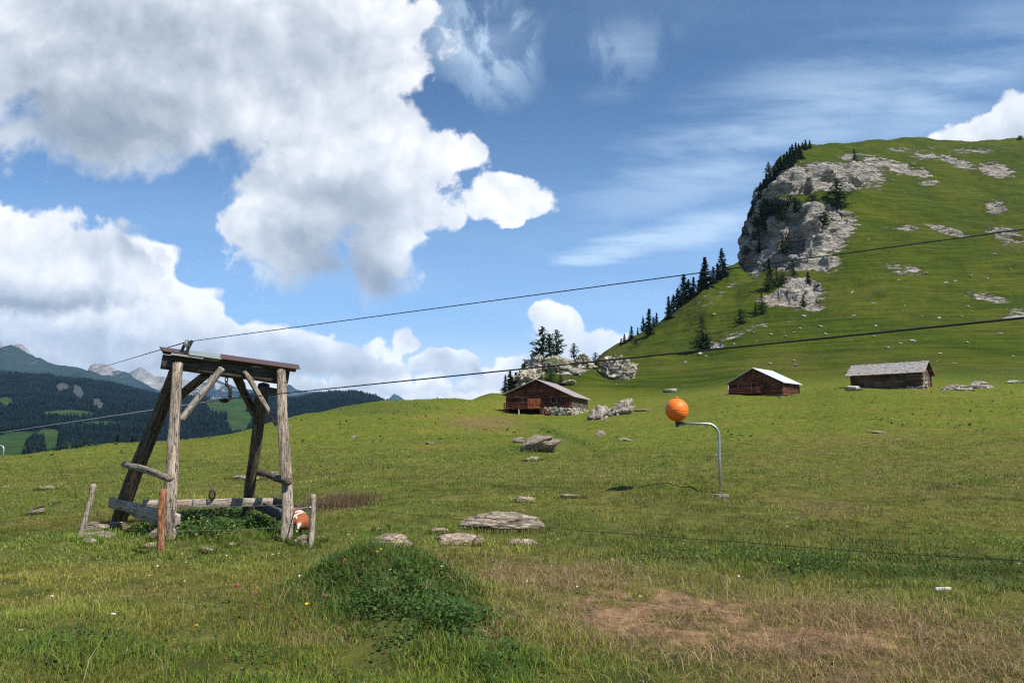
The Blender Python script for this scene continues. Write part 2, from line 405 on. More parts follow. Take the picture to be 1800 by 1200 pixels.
class MB:
    def __init__(s): s.v = []; s.f = []
    def add(s, vs, fs):
        b = len(s.v); s.v += [tuple(q) for q in vs]; s.f += [tuple(b + i for i in f) for f in fs]
    def box(s, c, size, rot=None, taper=0.0):
        sx, sy, sz = size[0] / 2, size[1] / 2, size[2] / 2
        vs = [Vector((x * sx, y * sy, z * sz)) for x in (-1, 1) for y in (-1, 1) for z in (-1, 1)]
        if rot is not None: vs = [rot @ q for q in vs]
        vs = [q + Vector(c) for q in vs]
        s.add(vs, [(0, 1, 3, 2), (4, 6, 7, 5), (0, 4, 5, 1), (2, 3, 7, 6), (0, 2, 6, 4), (1, 5, 7, 3)])
    def bar(s, a, b, w, h, up=Vector((0, 0, 1))):
        a = Vector(a); b = Vector(b); d = b - a; L = d.length; z = d.normalized()
        x = up.cross(z)
        if x.length < 1e-4: x = Vector((1, 0, 0))
        x.normalize(); y = z.cross(x)
        R = Matrix((x, y, z)).transposed()
        s.box((a + b) / 2, (w, h, L), R)
    def quad(s, a, b, c, d): s.add([a, b, c, d], [(0, 1, 2, 3)])
    def prism(s, poly, off):
        n = len(poly); off = Vector(off)
        vs = [Vector(q) for q in poly] + [Vector(q) + off for q in poly]
        s.add(vs, [tuple(range(n))[::-1], tuple(range(n, 2 * n))] + [(i, (i + 1) % n, n + (i + 1) % n, n + i) for i in range(n)])
    def tube(s, pts, r, n=8, cap=True):
        pts = [Vector(q) for q in pts]
        if not hasattr(r, '__len__'): r = [r] * len(pts)
        b = len(s.v); prev = None
        for i, q in enumerate(pts):
            d = (pts[min(i + 1, len(pts) - 1)] - pts[max(i - 1, 0)]).normalized()
            if prev is None:
                x = d.orthogonal().normalized()
            else:
                x = (prev - d * prev.dot(d)).normalized()
            prev = x; y = d.cross(x)
            for k in range(n):
                a = 2 * math.pi * k / n
                s.v.append(tuple(q + (x * math.cos(a) + y * math.sin(a)) * r[i]))
        for i in range(len(pts) - 1):
            for k in range(n):
                s.f.append((b + i * n + k, b + i * n + (k + 1) % n, b + (i + 1) * n + (k + 1) % n, b + (i + 1) * n + k))
        if cap:
            s.f.append(tuple(b + k for k in range(n))[::-1]); s.f.append(tuple(b + (len(pts) - 1) * n + k for k in range(n)))
    def mesh(s, name, smooth=False):
        me = bpy.data.meshes.new(name); me.from_pydata(s.v, [], s.f); me.update()
        if smooth: me.polygons.foreach_set('use_smooth', [True] * len(me.polygons))
        return me
    def build(s, name, mat, parent=None, smooth=False, bevel=0.0, loc=None):
        o = link(name, s.mesh(name, smooth), mat, parent, loc)
        if bevel:
            m = o.modifiers.new('bevel', 'BEVEL'); m.width = bevel; m.segments = 2; m.limit_method = 'ANGLE'
        return o

# ------------------------------------------------------------------ materials
MATS = {}
def new_mat(name):
    m = bpy.data.materials.new(name); m.use_nodes = True
    t = NT(m.node_tree); t.n.clear()
    out = t.new('ShaderNodeOutputMaterial'); b = t.new('ShaderNodeBsdfPrincipled')
    t.l.new(b.outputs[0], out.inputs[0]); b.inputs['Roughness'].default_value = 0.85
    b.inputs['Specular IOR Level'].default_value = 0.25
    MATS[name] = m
    return m, t, b, out
def bump(t, b, h, strength, dist):
    n = t.new('ShaderNodeBump'); n.inputs['Strength'].default_value = strength; n.inputs['Distance'].default_value = dist
    t.put(n.inputs['Height'], h); t.l.new(n.outputs[0], b.inputs['Normal'])
    return n
def ocoord(t): return t.new('ShaderNodeTexCoord').outputs['Object']

def wood_mat(name, dark, mid, light, axis='Z', scale=1.0, warm=None, rough=0.85, bstr=0.6):
    m, t, b, o = new_mat(name)
    oc = ocoord(t)
    sc = {'Z': (14, 14, 0.9), 'X': (0.9, 14, 14), 'Y': (14, 0.9, 14)}[axis]
    g = t.mapping(oc, scale=tuple(q * scale for q in sc))
    oi = t.new('ShaderNodeObjectInfo').outputs['Random']
    g = t.vmath('ADD', g, t.comb(t.math('MULTIPLY', oi, 30), 0.0, 0.0))
    n = t.noise(g, 1.0, 8, 0.65, 0.7)
    cr = t.noise(g, 2.6, 5, 0.6, 0.3)
    crack = t.smooth(t.math('ABSOLUTE', t.math('SUBTRACT', cr, 0.5)), 0.0, 0.035)
    big = t.noise(oc, 2.3, 4, 0.6)
    c = t.ramp(n, [(0.28, dark), (0.5, mid), (0.72, light)])
    if warm is not None: c = t.mix(t.smooth(big, 0.48, 0.7, 0, 0.8), c, warm)
    c = t.mix(t.math('SUBTRACT', 1.0, crack), c, tuple(q * 0.25 for q in dark))
    kn = t.voro(t.mapping(oc, scale=tuple((3.2 if q > 5 else 2.2) * scale for q in sc)), 1.0, 'F1')
    c = t.mix(t.smooth(kn, .05, .16, .75, 0), c, tuple(q * .5 for q in dark))
    sp = t.noise(oc, 26 * scale, 4, .7)
    c = t.mix(t.smooth(sp, .58, .7, 0, .45), c, tuple(min(1, q * 1.35) for q in light))
    t.put(b.inputs['Base Color'], c); b.inputs['Roughness'].default_value = rough
    h = t.math('ADD', t.math('MULTIPLY', crack, 1.0), t.math('MULTIPLY', n, 0.8))
    bump(t, b, h, bstr, 0.012 / scale)
    return m
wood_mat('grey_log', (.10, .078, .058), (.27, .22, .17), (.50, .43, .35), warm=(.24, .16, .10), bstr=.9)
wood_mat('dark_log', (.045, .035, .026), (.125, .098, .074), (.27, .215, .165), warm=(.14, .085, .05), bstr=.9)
wood_mat('pale_plank', (.17, .145, .12), (.36, .31, .26), (.52, .47, .41), warm=(.33, .22, .15))
wood_mat('beam_wood', (.035, .028, .022), (.08, .065, .05), (.14, .115, .09), axis='X')
wood_mat('post_wood', (.18, .13, .10), (.40, .33, .27), (.58, .50, .42), scale=2.2, warm=(.36, .22, .15))
wood_mat('orange_post', (.12, .055, .03), (.34, .145, .07), (.50, .33, .23), scale=2.0, warm=(.44, .165, .07), bstr=1.0)

def plain(name, col, rough=0.6, metal=0.0, var=0.15, scale=8.0, spec=0.4, bstr=0.0):
    m, t, b, o = new_mat(name)
    n = t.noise(ocoord(t), scale, 5, 0.6)
    c = t.mix(n, tuple(q * (1 - var) for q in col), tuple(min(1, q * (1 + var)) for q in col))
    t.put(b.inputs['Base Color'], c); b.inputs['Roughness'].default_value = rough
    b.inputs['Metallic'].default_value = metal; b.inputs['Specular IOR Level'].default_value = spec
    if bstr: bump(t, b, n, bstr, 0.02)
    return m
plain('rust_steel', (.045, .032, .027), 0.6, 0.5, .5, 20)
plain('galvanised', (.42, .44, .45), 0.45, 0.75, .18, 12)
plain('dark_cable', (.03, .03, .032), 0.6, 0.3)
plain('thin_wire', (.10, .11, .10), 0.5, 0.6)
plain('white_tape', (.62, .62, .58), 0.6)
plain('shed_black', (.012, .011, .010), 0.9)
plain('brown_sheet', (.085, .048, .045), 0.5, 0.1, .22, 6)
plain('grey_sheet', (.34, .36, .35), 0.42, 0.5, .28, 5)
plain('dark_clamp', (.03, .035, .03), 0.5, 0.4)
plain('hoof', (.03, .025, .02), 0.6)
plain('white_post', (.6, .56, .48), 0.7)

def ball_mat():
    m, t, b, o = new_mat('orange_plastic')
    oc = ocoord(t); z = t.sep(oc)[2]
    n = t.noise(oc, 6, 5, 0.6)
    c = t.mix(t.smooth(n, 0.35, 0.8), (.86, .19, .022), (.70, .14, .02))
    c = t.mix(t.smooth(t.noise(t.mapping(oc, scale=(9, 9, 2)), 1.0, 6, .7), .58, .72, 0, .35), c, (.42, .14, .06))
    t.put(b.inputs['Base Color'], c); b.inputs['Roughness'].default_value = 0.48; b.inputs['Specular IOR Level'].default_value = 0.35
    bump(t, b, n, 0.08, 0.01)
ball_mat()

def rock_mat(name, light, mid, dark, lichen, scale, layer=1.0, tilt=0.3, stretch=3.0, moss=False):
    m, t, b, o = new_mat(name)
    g = t.new('ShaderNodeNewGeometry')
    pos = t.mapping(g.outputs['Position'], rot=(tilt, tilt * 0.6, 0.4), scale=(scale, scale, scale * stretch))
    n = t.noise(pos, 1.0, 10, 0.66, 0.6)
    v = t.voro(t.vmath('ADD', pos, t.vmath('SCALE', t.noise(pos, 1.3, 4, 0.6, color=True), None, 0.9)), 0.9, 'DISTANCE_TO_EDGE')
    crack = t.smooth(v, 0.0, 0.09)
    big = t.noise(g.outputs['Position'], scale * 0.35, 4, 0.6)
    c = t.ramp(n, [(0.3, dark), (0.48, mid), (0.66, light)])
    c = t.mix(t.smooth(t.noise(g.outputs['Position'], .22, 5, .65), .53, .60, 0, .9) if moss else t.smooth(big, 0.52, 0.72, 0, 0.6), c, lichen)
    c = t.mix(t.math('MULTIPLY', t.math('SUBTRACT', 1.0, crack), .45), c, tuple(q * 0.4 for q in dark))
    t.put(b.inputs['Base Color'], c); b.inputs['Roughness'].default_value = 0.92
    h = t.math('ADD', t.math('MULTIPLY', n, 1.0), t.math('MULTIPLY', crack, 0.2))
    bump(t, b, h, 0.9, 0.30 / scale)
rock_mat('slate', (.46, .385, .30), (.25, .20, .155), (.075, .06, .045), (.26, .18, .14), 4.0, tilt=.12, stretch=5.0)
rock_mat('pink_slate', (.52, .40, .31), (.34, .255, .20), (.14, .10, .08), (.28, .19, .15), 4.0, tilt=.15, stretch=4.0)
rock_mat('far_slate', (.50, .43, .37), (.27, .23, .20), (.05, .042, .036), (.2, .15, .13), 2.6, tilt=-.35, stretch=.25)
rock_mat('limestone', (.56, .50, .41), (.34, .295, .24), (.045, .045, .03), (.055, .075, .022), 0.6, stretch=1.3, moss=True)
rock_mat('hill_stone', (.62, .58, .50), (.45, .41, .36), (.2, .18, .15), (.3, .27, .2), 1.5)

GREEN = dict(base=(.134, .142, .020), fresh=(.096, .136, .018), lush=(.034, .072, .014), dry=(.185, .140, .060),
             brown=(.135, .080, .042), soil=(.25, .165, .105), straw=(.42, .33, .17), hill=(.055, .080, .018))

def ground_mat():
    m, t, b, o = new_mat('meadow')
    g = t.new('ShaderNodeNewGeometry'); pos = g.outputs['Position']
    a = t.new('ShaderNodeAttribute', attribute_name='mask'); mr, mg, mb = t.new('ShaderNodeSeparateColor').outputs, None, None
    sc = t.new('ShaderNodeSeparateColor'); t.l.new(a.outputs['Color'], sc.inputs[0])
    dry, lush, rock = sc.outputs; soil = a.outputs['Alpha']
    hl = t.new('ShaderNodeAttribute', attribute_name='far').outputs['Fac']
    n0 = t.noise(pos, 9.0, 8, 0.7)              # blades and tufts
    n1 = t.noise(pos, 1.1, 6, 0.65)
    n2 = t.noise(pos, 0.16, 6, 0.6)
    n3 = t.noise(pos, 0.035, 5, 0.55)
    c = t.mix(t.smooth(n1, 0.36, 0.66), GREEN['base'], GREEN['fresh'])
    c = t.mix(t.smooth(n2, 0.46, 0.70, 0, 0.75), c, (.175, .145, .034))
    c = t.mix(t.smooth(n3, 0.45, 0.65, 0, 0.6), c, (.098, .118, .014))
    hg = t.mix(t.smooth(n3, 0.35, 0.65), (.038, .062, .004), (.060, .076, .007))
    hg = t.mix(t.smooth(n2, 0.5, 0.72, 0, 0.5), hg, (.070, .072, .012))
    tr = t.noise(t.mapping(pos, scale=(.05, .05, .9)), 1.0, 7, .62, .4)
    hg = t.mix(1.0, hg, t.mix(t.smooth(tr, .33, .67), (.66, .70, .75), (1.38, 1.26, 1.15)), 'MULTIPLY')
    oc_ = t.smooth(t.noise(pos, .018, 6, .62), .56, .72, 0, .6)
    hg = t.mix(oc_, hg, (.105, .085, .028))
    c = t.mix(hl, c, hg)
    c = t.mix(t.math('MULTIPLY', lush, 0.8), c, GREEN['lush'])
    dd = t.smooth(t.math('ADD', dry, t.math('MULTIPLY', t.math('SUBTRACT', n1, 0.5), 1.3)), 0.25, 0.9)
    c = t.mix(t.math('MULTIPLY', dd, 0.85), c, t.mix(t.smooth(n0, .4, .6), GREEN['brown'], GREEN['dry']))
    ss = t.smooth(t.math('ADD', soil, t.math('MULTIPLY', t.math('SUBTRACT', n1, 0.5), 0.8)), 0.3, 0.8)
    c = t.mix(ss, c, t.mix(n0, (.16, .092, .055), (.36, .225, .14)))
    c = t.mix(1.0, c, t.mix(t.smooth(n0, 0.25, 0.75), (.5, .52, .5), (1.38, 1.36, 1.3)), 'MULTIPLY')
    th = t.new('ShaderNodeAttribute', attribute_name='thatch').outputs['Fac']
    c = t.mix(t.math('MULTIPLY', th, t.math('SUBTRACT', .75, t.math('MULTIPLY', soil, .6))), c, t.mix(t.smooth(n1, .35, .65), (.075, .086, .018), (.115, .100, .034)))
    # dark tufts and pale specks farther out
    nm = t.noise(pos, 2.4, 5, .7)
    c = t.mix(1.0, c, t.mix(t.smooth(nm, .34, .66), (.66, .70, .70), (1.26, 1.22, 1.15)), 'MULTIPLY')
    v = t.voro(pos, 0.55, 'F1'); tu = t.smooth(t.math('ADD', v, t.math('MULTIPLY', n1, 0.5)), 0.30, 0.42)
    c = t.mix(t.math('MULTIPLY', t.math('SUBTRACT', 1.0, tu), 0.55), c, (.030, .052, .012))
    # limestone
    rp = t.mapping(pos, rot=(0.25, 0.62, 0.2), scale=(0.07, 0.10, 0.30))
    rn = t.noise(rp, 1.0, 10, 0.68, 0.8)
    rv = t.voro(t.vmath('ADD', rp, t.vmath('SCALE', t.noise(rp, 1.2, 4, 0.6, color=True), None, 1.1)), 1.5, 'DISTANCE_TO_EDGE')
    rc = t.ramp(rn, [(0.30, (.10, .09, .08)), (0.43, (.30, .272, .238)), (0.63, (.50, .46, .41))])
    rc = t.mix(t.smooth(t.noise(pos, 0.05, 4, 0.6), 0.55, 0.7, 0, 0.55), rc, (.40, .30, .235))
    rc = t.mix(t.smooth(rv, 0.0, 0.05, 0.7, 0.0), rc, (.07, .062, .05))
    rm = t.math('ADD', rock, t.math('MULTIPLY', t.math('SUBTRACT', t.noise(rp, 1.6, 8, 0.7), 0.5), 2.1))
    rm = t.smooth(rm, 0.46, 0.58)
    rm = t.math('MULTIPLY', rm, t.smooth(rock, 0.02, 0.12))
    c = t.mix(rm, c, rc)
    t.put(b.inputs['Base Color'], c); b.inputs['Roughness'].default_value = 1.0; b.inputs['Specular IOR Level'].default_value = 0.08
    hgrass = t.math('ADD', t.math('MULTIPLY', n0, 0.05), t.math('MULTIPLY', n1, 0.16))
    hrock = t.math('ADD', t.math('MULTIPLY', rn, 4.5), t.math('MULTIPLY', t.smooth(rv, 0, .25), 1.2))
    hh = t.new('ShaderNodeMix', data_type='FLOAT')
    t.put(hh.inputs[0], rm); t.put(hh.inputs[2], hgrass); t.put(hh.inputs[3], hrock)
    bump(t, b, hh.outputs[0], 0.9, 1.0)
ground_mat()

def blade_mat(name, trans=0.35):
    m, t, b, o = new_mat(name)
    a = t.new('ShaderNodeAttribute', attribute_name='col')
    t.l.new(a.outputs['Color'], b.inputs['Base Color']); b.inputs['Roughness'].default_value = 0.6
    b.inputs['Specular IOR Level'].default_value = 0.25
    tr = t.new('ShaderNodeBsdfTranslucent'); t.l.new(a.outputs['Color'], tr.inputs[0])
    mx = t.new('ShaderNodeMixShader'); mx.inputs[0].default_value = trans
    t.l.new(b.outputs[0], mx.inputs[1]); t.l.new(tr.outputs[0], mx.inputs[2]); t.l.new(mx.outputs[0], o.inputs[0])
blade_mat('blades'); blade_mat('petals', 0.2)

def foliage_mat(name, a, b_, trans=0.2):
    m, t, b, o = new_mat(name)
    g = t.new('ShaderNodeNewGeometry').outputs['Position']
    n = t.noise(ocoord(t), 1.7, 5, 0.7); n2 = t.noise(ocoord(t), 9, 3, 0.7)
    r = t.new('ShaderNodeObjectInfo').outputs['Random']
    f = t.math('ADD', t.math('MULTIPLY', n, 0.7), t.math('MULTIPLY', n2, 0.5), clamp=True)
    c = t.mix(t.smooth(f, 0.4, 0.8), a, b_)
    c = t.mix(t.math('MULTIPLY', r, 0.35), c, tuple(q * 0.6 for q in a))
    t.put(b.inputs['Base Color'], c); b.inputs['Roughness'].default_value = 0.75; b.inputs['Specular IOR Level'].default_value = 0.15
    tr = t.new('ShaderNodeBsdfTranslucent'); t.put(tr.inputs[0], c)
    mx = t.new('ShaderNodeMixShader'); mx.inputs[0].default_value = trans
    t.l.new(b.outputs[0], mx.inputs[1]); t.l.new(tr.outputs[0], mx.inputs[2]); t.l.new(mx.outputs[0], o.inputs[0])
foliage_mat('spruce_needles', (.012, .030, .012), (.035, .062, .020))
foliage_mat('pine_needles', (.020, .042, .020), (.055, .085, .035))
foliage_mat('larch_needles', (.035, .066, .018), (.075, .115, .030), 0.3)
foliage_mat('shrub_leaves', (.020, .045, .014), (.050, .085, .024))
plain('bark', (.075, .055, .042), 0.9, 0, .4, 6)

# ------------------------------------------------------------------ ground sheet
GREEN_COLS = GREEN
def rock_polys(px, py, d):
    r = np.zeros_like(px)
    def e(*a, v=1.0, dmin=200, **k):
        nonlocal r
        r = np.maximum(r, v * ell(px, py, *a, **k) * (d > dmin))
    e(1445, 315, 105, 28, rot=-2); e(1400, 335, 60, 30); e(1510, 305, 40, 22)
    e(1375, 370, 38, 28); e(1350, 410, 48, 60); e(1440, 400, 55, 50, rot=20); e(1425, 430, 40, 40); e(1395, 440, 70, 35); e(1480, 390, 30, 20, v=.8)
    e(1325, 430, 25, 50); e(1345, 350, 25, 30); e(1450, 460, 30, 18, v=.8); e(1315, 455, 16, 20)
    e(1395, 525, 50, 16, rot=0); e(1410, 508, 38, 20, rot=10); e(1365, 528, 30, 12); e(1430, 540, 24, 8, v=.6)
    e(1550, 285, 40, 10, v=.75, rot=12); e(1595, 298, 45, 12, v=.85, rot=15); e(1500, 275, 30, 8, v=.6); e(1625, 275, 30, 8, v=.6)
    e(1680, 285, 45, 9, v=.65, rot=18); e(1750, 300, 35, 14, v=.75, rot=10); e(1635, 322, 22, 5, v=.7); e(1750, 365, 25, 18, v=.62)
    e(1770, 415, 45, 16, v=.6, rot=20); e(1665, 405, 50, 7, v=.65, rot=16); e(1590, 400, 60, 6, v=.5); e(1585, 475, 50, 13, v=.55)
    e(1735, 523, 45, 9, v=.6, rot=14); e(1600, 263, 60, 6, v=.45); e(1715, 265, 60, 8, v=.5); e(1790, 552, 40, 12, v=.6)
    e(1255, 607, 18, 7, v=.7, dmin=150); e(1290, 590, 30, 5, v=.55, rot=-18, dmin=150); e(1330, 575, 30, 6, v=.5, rot=-20, dmin=150)
    e(1240, 520, 40, 4, v=.4, rot=-45); e(1265, 518, 60, 5, v=.42, rot=-38)
    r = r * (1 - .92 * ell(px, py, 1455, 350, 75, 8, soft=.5)) * (1 - .8 * ell(px, py, 1400, 348, 30, 5, soft=.5)) * (1 - .8 * ell(px, py, 1440, 345, 12, 14))
    # stone showing on the knoll behind the log hut
    e(930, 655, 40, 18, v=.62, dmin=140, rot=-30); e(1000, 640, 40, 25, v=.6, dmin=140); e(1080, 650, 36, 24, v=.55, dmin=140)
    return r
def dry_lush_soil(px, py, x, y, d):
    nz = fbm(x * 0.55, y * 0.55, o=4, seed=77)
    dry = np.zeros_like(px); lush = np.zeros_like(px); soil = np.zeros_like(px)
    def mx(arr, *a, v=1.0, **k): return np.maximum(arr, v * ell(px, py, *a, **k))
    n = d < 14
    dry = mx(dry, 1400, 1120, 460, 75, v=.95, rot=5) * n; dry = np.maximum(dry, .7 * ell(px, py, 960, 1010, 200, 32, rot=6) * n)
    dry = np.maximum(dry, .75 * ell(px, py, 1700, 1190, 500, 60) * n)
    dry = mx(dry, 590, 884, 52, 22, v=.9); dry = mx(dry, 1430, 885, 130, 14, v=.7, rot=6); dry = mx(dry, 1450, 905, 80, 9, v=.6)
    dry = mx(dry, 850, 742, 75, 14, v=.8); dry = mx(dry, 1560, 800, 300, 60, v=.38); dry = mx(dry, 1650, 840, 300, 40, v=.4)
    dry = mx(dry, 280, 1045, 120, 20, v=.5); dry = mx(dry, 560, 1120, 70, 20, v=.5); dry = mx(dry, 160, 1050, 120, 25, v=.4); dry = mx(dry, 850, 1120, 50, 25, v=.8)
    dry = mx(dry, 1380, 810, 100, 12, v=.4); dry = mx(dry, 1000, 830, 140, 14, v=.35)
    soil = mx(soil, 1175, 1080, 150, 40, rot=5, soft=.8) * n; soil = np.maximum(soil, .75 * ell(px, py, 1400, 1120, 220, 24, soft=.9, rot=3) * n); soil = np.maximum(soil, .6 * ell(px, py, 1120, 1055, 60, 14, soft=.9) * n); soil = np.maximum(soil, .45 * ell(px, py, 1500, 1190, 260, 26, soft=.9) * n)
    soil = np.clip(soil * 1.35 * np.clip(.85 + .7 * fbm(x * 3.1, y * 3.1, o=3, seed=66), 0, 1.2), 0, 1)
    lush = mx(lush, 690, 1035, 115, 50, v=1.0); lush = mx(lush, 760, 1110, 130, 60, v=.75); lush = mx(lush, 1420, 985, 460, 36, v=.8, rot=5)
    lush = mx(lush, 400, 925, 130, 40, v=.8); lush = mx(lush, 160, 1150, 110, 30, v=.6); lush = mx(lush, 420, 1170, 130, 40, v=.5)
    lush = mx(lush, 1130, 1150, 140, 45, v=.5); lush = mx(lush, 870, 1170, 90, 50, v=.8); lush = mx(lush, 1240, 875, 110, 16, v=.5)
    lush = mx(lush, 1700, 850, 90, 5, v=.9, rot=-8); lush = mx(lush, 900, 790, 60, 8, v=.5); lush = mx(lush, 1000, 770, 50, 7, v=.7, rot=20)
    lush = mx(lush, 640, 717, 120, 12, v=.5); lush = mx(lush, 1750, 660, 90, 14, v=.5); lush = mx(lush, 1790, 1005, 200, 30, v=.7)
    lush = lush * (1 - 0.9 * (soil > .4)) * (1 - .8 * np.clip(dry, 0, 1) * (py > 1050) * (px > 1000))
    dry = np.clip(dry + 0.22 * nz * (d < 60), 0, 1)
    lush = np.clip(lush + 0.2 * fbm(x * 0.9, y * 0.9, o=3, seed=88) * (d < 40), 0, 1)
    return dry, lush, soil

def make_ground():
    pxs = np.concatenate([np.arange(-250, 1250, 2.2), np.arange(1250, 1560, 1.3), np.arange(1560, 2060, 2.2)])
    th = np.arctan((pxs - 900) / F / CP)
    side = np.linspace(th[-1] + 0.02, math.pi, 46)
    sideL = np.linspace(-math.pi, th[0] - 0.02, 46)
    th = np.concatenate([sideL, th, side])
    ds = np.concatenate([np.geomspace(0.05, 2.9, 16), np.geomspace(3, 60, 330), np.geomspace(60.6, 200, 150), np.arange(201.5, 320, 2.2), np.arange(320, 400, 0.8), np.arange(400, 540, 2.0), np.geomspace(545, 1000, 14)])
    TH, D = np.meshgrid(th, ds)
    R = D / np.cos(np.clip(TH, -A45, A45))
    X = R * np.sin(TH); Y = R * np.cos(TH)
    Z = H(X.ravel(), Y.ravel()).reshape(X.shape)
    px, py = proj(X, Y, Z)
    infront = Y > 1
    rock = rock_polys(px, py, D) * infront
    # crags: push the cliff out along its normal
    dXr = np.gradient(X, axis=0); dYr = np.gradient(Y, axis=0); dZr = np.gradient(Z, axis=0)
    dXc = np.gradient(X, axis=1); dYc = np.gradient(Y, axis=1); dZc = np.gradient(Z, axis=1)
    nx = dYc * dZr - dZc * dYr; ny = dZc * dXr - dXc * dZr; nz_ = dXc * dYr - dYc * dXr
    L = np.sqrt(nx ** 2 + ny ** 2 + nz_ ** 2) + 1e-9
    nx, ny, nz_ = nx / L, ny / L, nz_ / L
    sg = np.sign(nz_); nx *= sg; ny *= sg; nz_ *= sg
    k = (rock > 0.05) & (D > 140)
    rx, ry, rz = X[k], Y[k], Z[k]
    cr = 1 - np.abs(fbm(rx * 0.045, ry * 0.045, rz * 0.06, o=3, seed=51))
    fine = fbm(rx * 0.16 + rz * .05, ry * 0.16, rz * 0.22, o=4, seed=57, g=.6)
    amp = rock[k] * sstep(rock[k], 0.25, 0.9) * np.where(D[k] < 250, 0.5, 1.0)
    disp = amp * ((cr - 0.75) * 11.0 + fine * 3.4)
    pxk, pyk = px[k], py[k]
    disp = disp - 11 * ell(pxk, pyk, 1393, 428, 24, 20, soft=.3) - 5 * ell(pxk, pyk, 1418, 333, 9, 8, soft=.3) - 6 * ell(pxk, pyk, 1372, 372, 16, 10)
    disp = disp + 4 * ell(pxk, pyk, 1432, 398, 26, 36) + 3 * ell(pxk, pyk, 1375, 352, 22, 10) + 3 * ell(pxk, pyk, 1365, 398, 10, 14)
    X[k] += nx[k] * disp; Y[k] += ny[k] * disp; Z[k] += nz_[k] * disp * 0.6
    dry, lush, soil = dry_lush_soil(px, py, X, Y, D)
    dry *= infront; lush *= infront; soil *= infront
    far = sstep(D, 125, 165) * sstep(px, 880, 960)
    nr, nc = X.shape
    V = np.stack([X, Y, Z], -1).reshape(-1, 3)
    i = np.arange(nr - 1)[:, None] * nc + np.arange(nc - 1)[None, :]
    q = np.stack([i, i + 1, i + nc + 1, i + nc], -1).reshape(-1, 4)
    me = mesh_np('meadow', V, q.ravel(), np.full(len(q), 4))
    attr(me, 'mask', np.stack([dry, lush, rock, soil], -1).reshape(-1, 4))
    attr(me, 'far', far.ravel(), 'FLOAT'); attr(me, 'thatch', ((1 - sstep(D, 14, 60)) * infront).ravel(), 'FLOAT')
    o = link('ground', me, MATS['meadow']); tag(o, kind='structure')
make_ground()

# ------------------------------------------------------------------ valley, far mountains
def far_ground_mat():
    m, t, b, o = new_mat('valley_grass')
    pos = t.new('ShaderNodeNewGeometry').outputs['Position']
    a = t.new('ShaderNodeAttribute', attribute_name='mask')
    sc = t.new('ShaderNodeSeparateColor'); t.l.new(a.outputs['Color'], sc.inputs[0])
    n = t.noise(pos, 0.012, 8, 0.65); n2 = t.noise(pos, 0.06, 5, 0.6)
    shaded_mead = t.mix(t.smooth(n, .4, .6), (.024, .055, .016), (.045, .080, .022))  # meadow greens darkened to carry the cloud shade over the valley
    shaded_mead = t.mix(t.smooth(n2, .35, .65, 0, .5), shaded_mead, (.03, .055, .018))
    wood = t.mix(n2, (.004, .010, .011), (.010, .019, .018))  # wooded slope tone with the cloud shade painted in
    f = t.smooth(t.math('ADD', sc.outputs[0], t.math('MULTIPLY', t.math('SUBTRACT', n, .5), .9)), .40, .55)
    c = t.mix(f, wood, shaded_mead)
    scr = t.smooth(t.math('ADD', sc.outputs[1], t.math('MULTIPLY', t.math('SUBTRACT', n2, .5), .5)), .4, .7)
    c = t.mix(t.math('MULTIPLY', scr, .6), c, (.10, .10, .10))
    t.put(b.inputs['Base Color'], c); b.inputs['Roughness'].default_value = 1; b.inputs['Specular IOR Level'].default_value = 0
far_ground_mat()
def mountain_mat():
    m, t, b, o = new_mat('mountain_rock')
    pos = t.new('ShaderNodeNewGeometry').outputs['Position']
    a = t.new('ShaderNodeAttribute', attribute_name='mask')
    sc = t.new('ShaderNodeSeparateColor'); t.l.new(a.outputs['Color'], sc.inputs[0])
    sp = t.mapping(pos, scale=(.006, .004, .0022))
    n = t.noise(sp, 1.0, 9, 0.7, 0.6); n2 = t.noise(pos, .0012, 6, .6)
    rock = t.ramp(n, [(.3, (.09, .095, .10)), (.5, (.22, .21, .20)), (.7, (.38, .36, .34))])
    grass = t.mix(t.smooth(n2, .4, .6), (.010, .026, .030), (.026, .045, .038))
    f = t.smooth(t.math('ADD', sc.outputs[0], t.math('MULTIPLY', t.math('SUBTRACT', n, .5), 1.6)), .35, .6)
    t.put(b.inputs['Base Color'], t.mix(f, grass, rock)); b.inputs['Roughness'].default_value = 1; b.inputs['Specular IOR Level'].default_value = 0
mountain_mat()

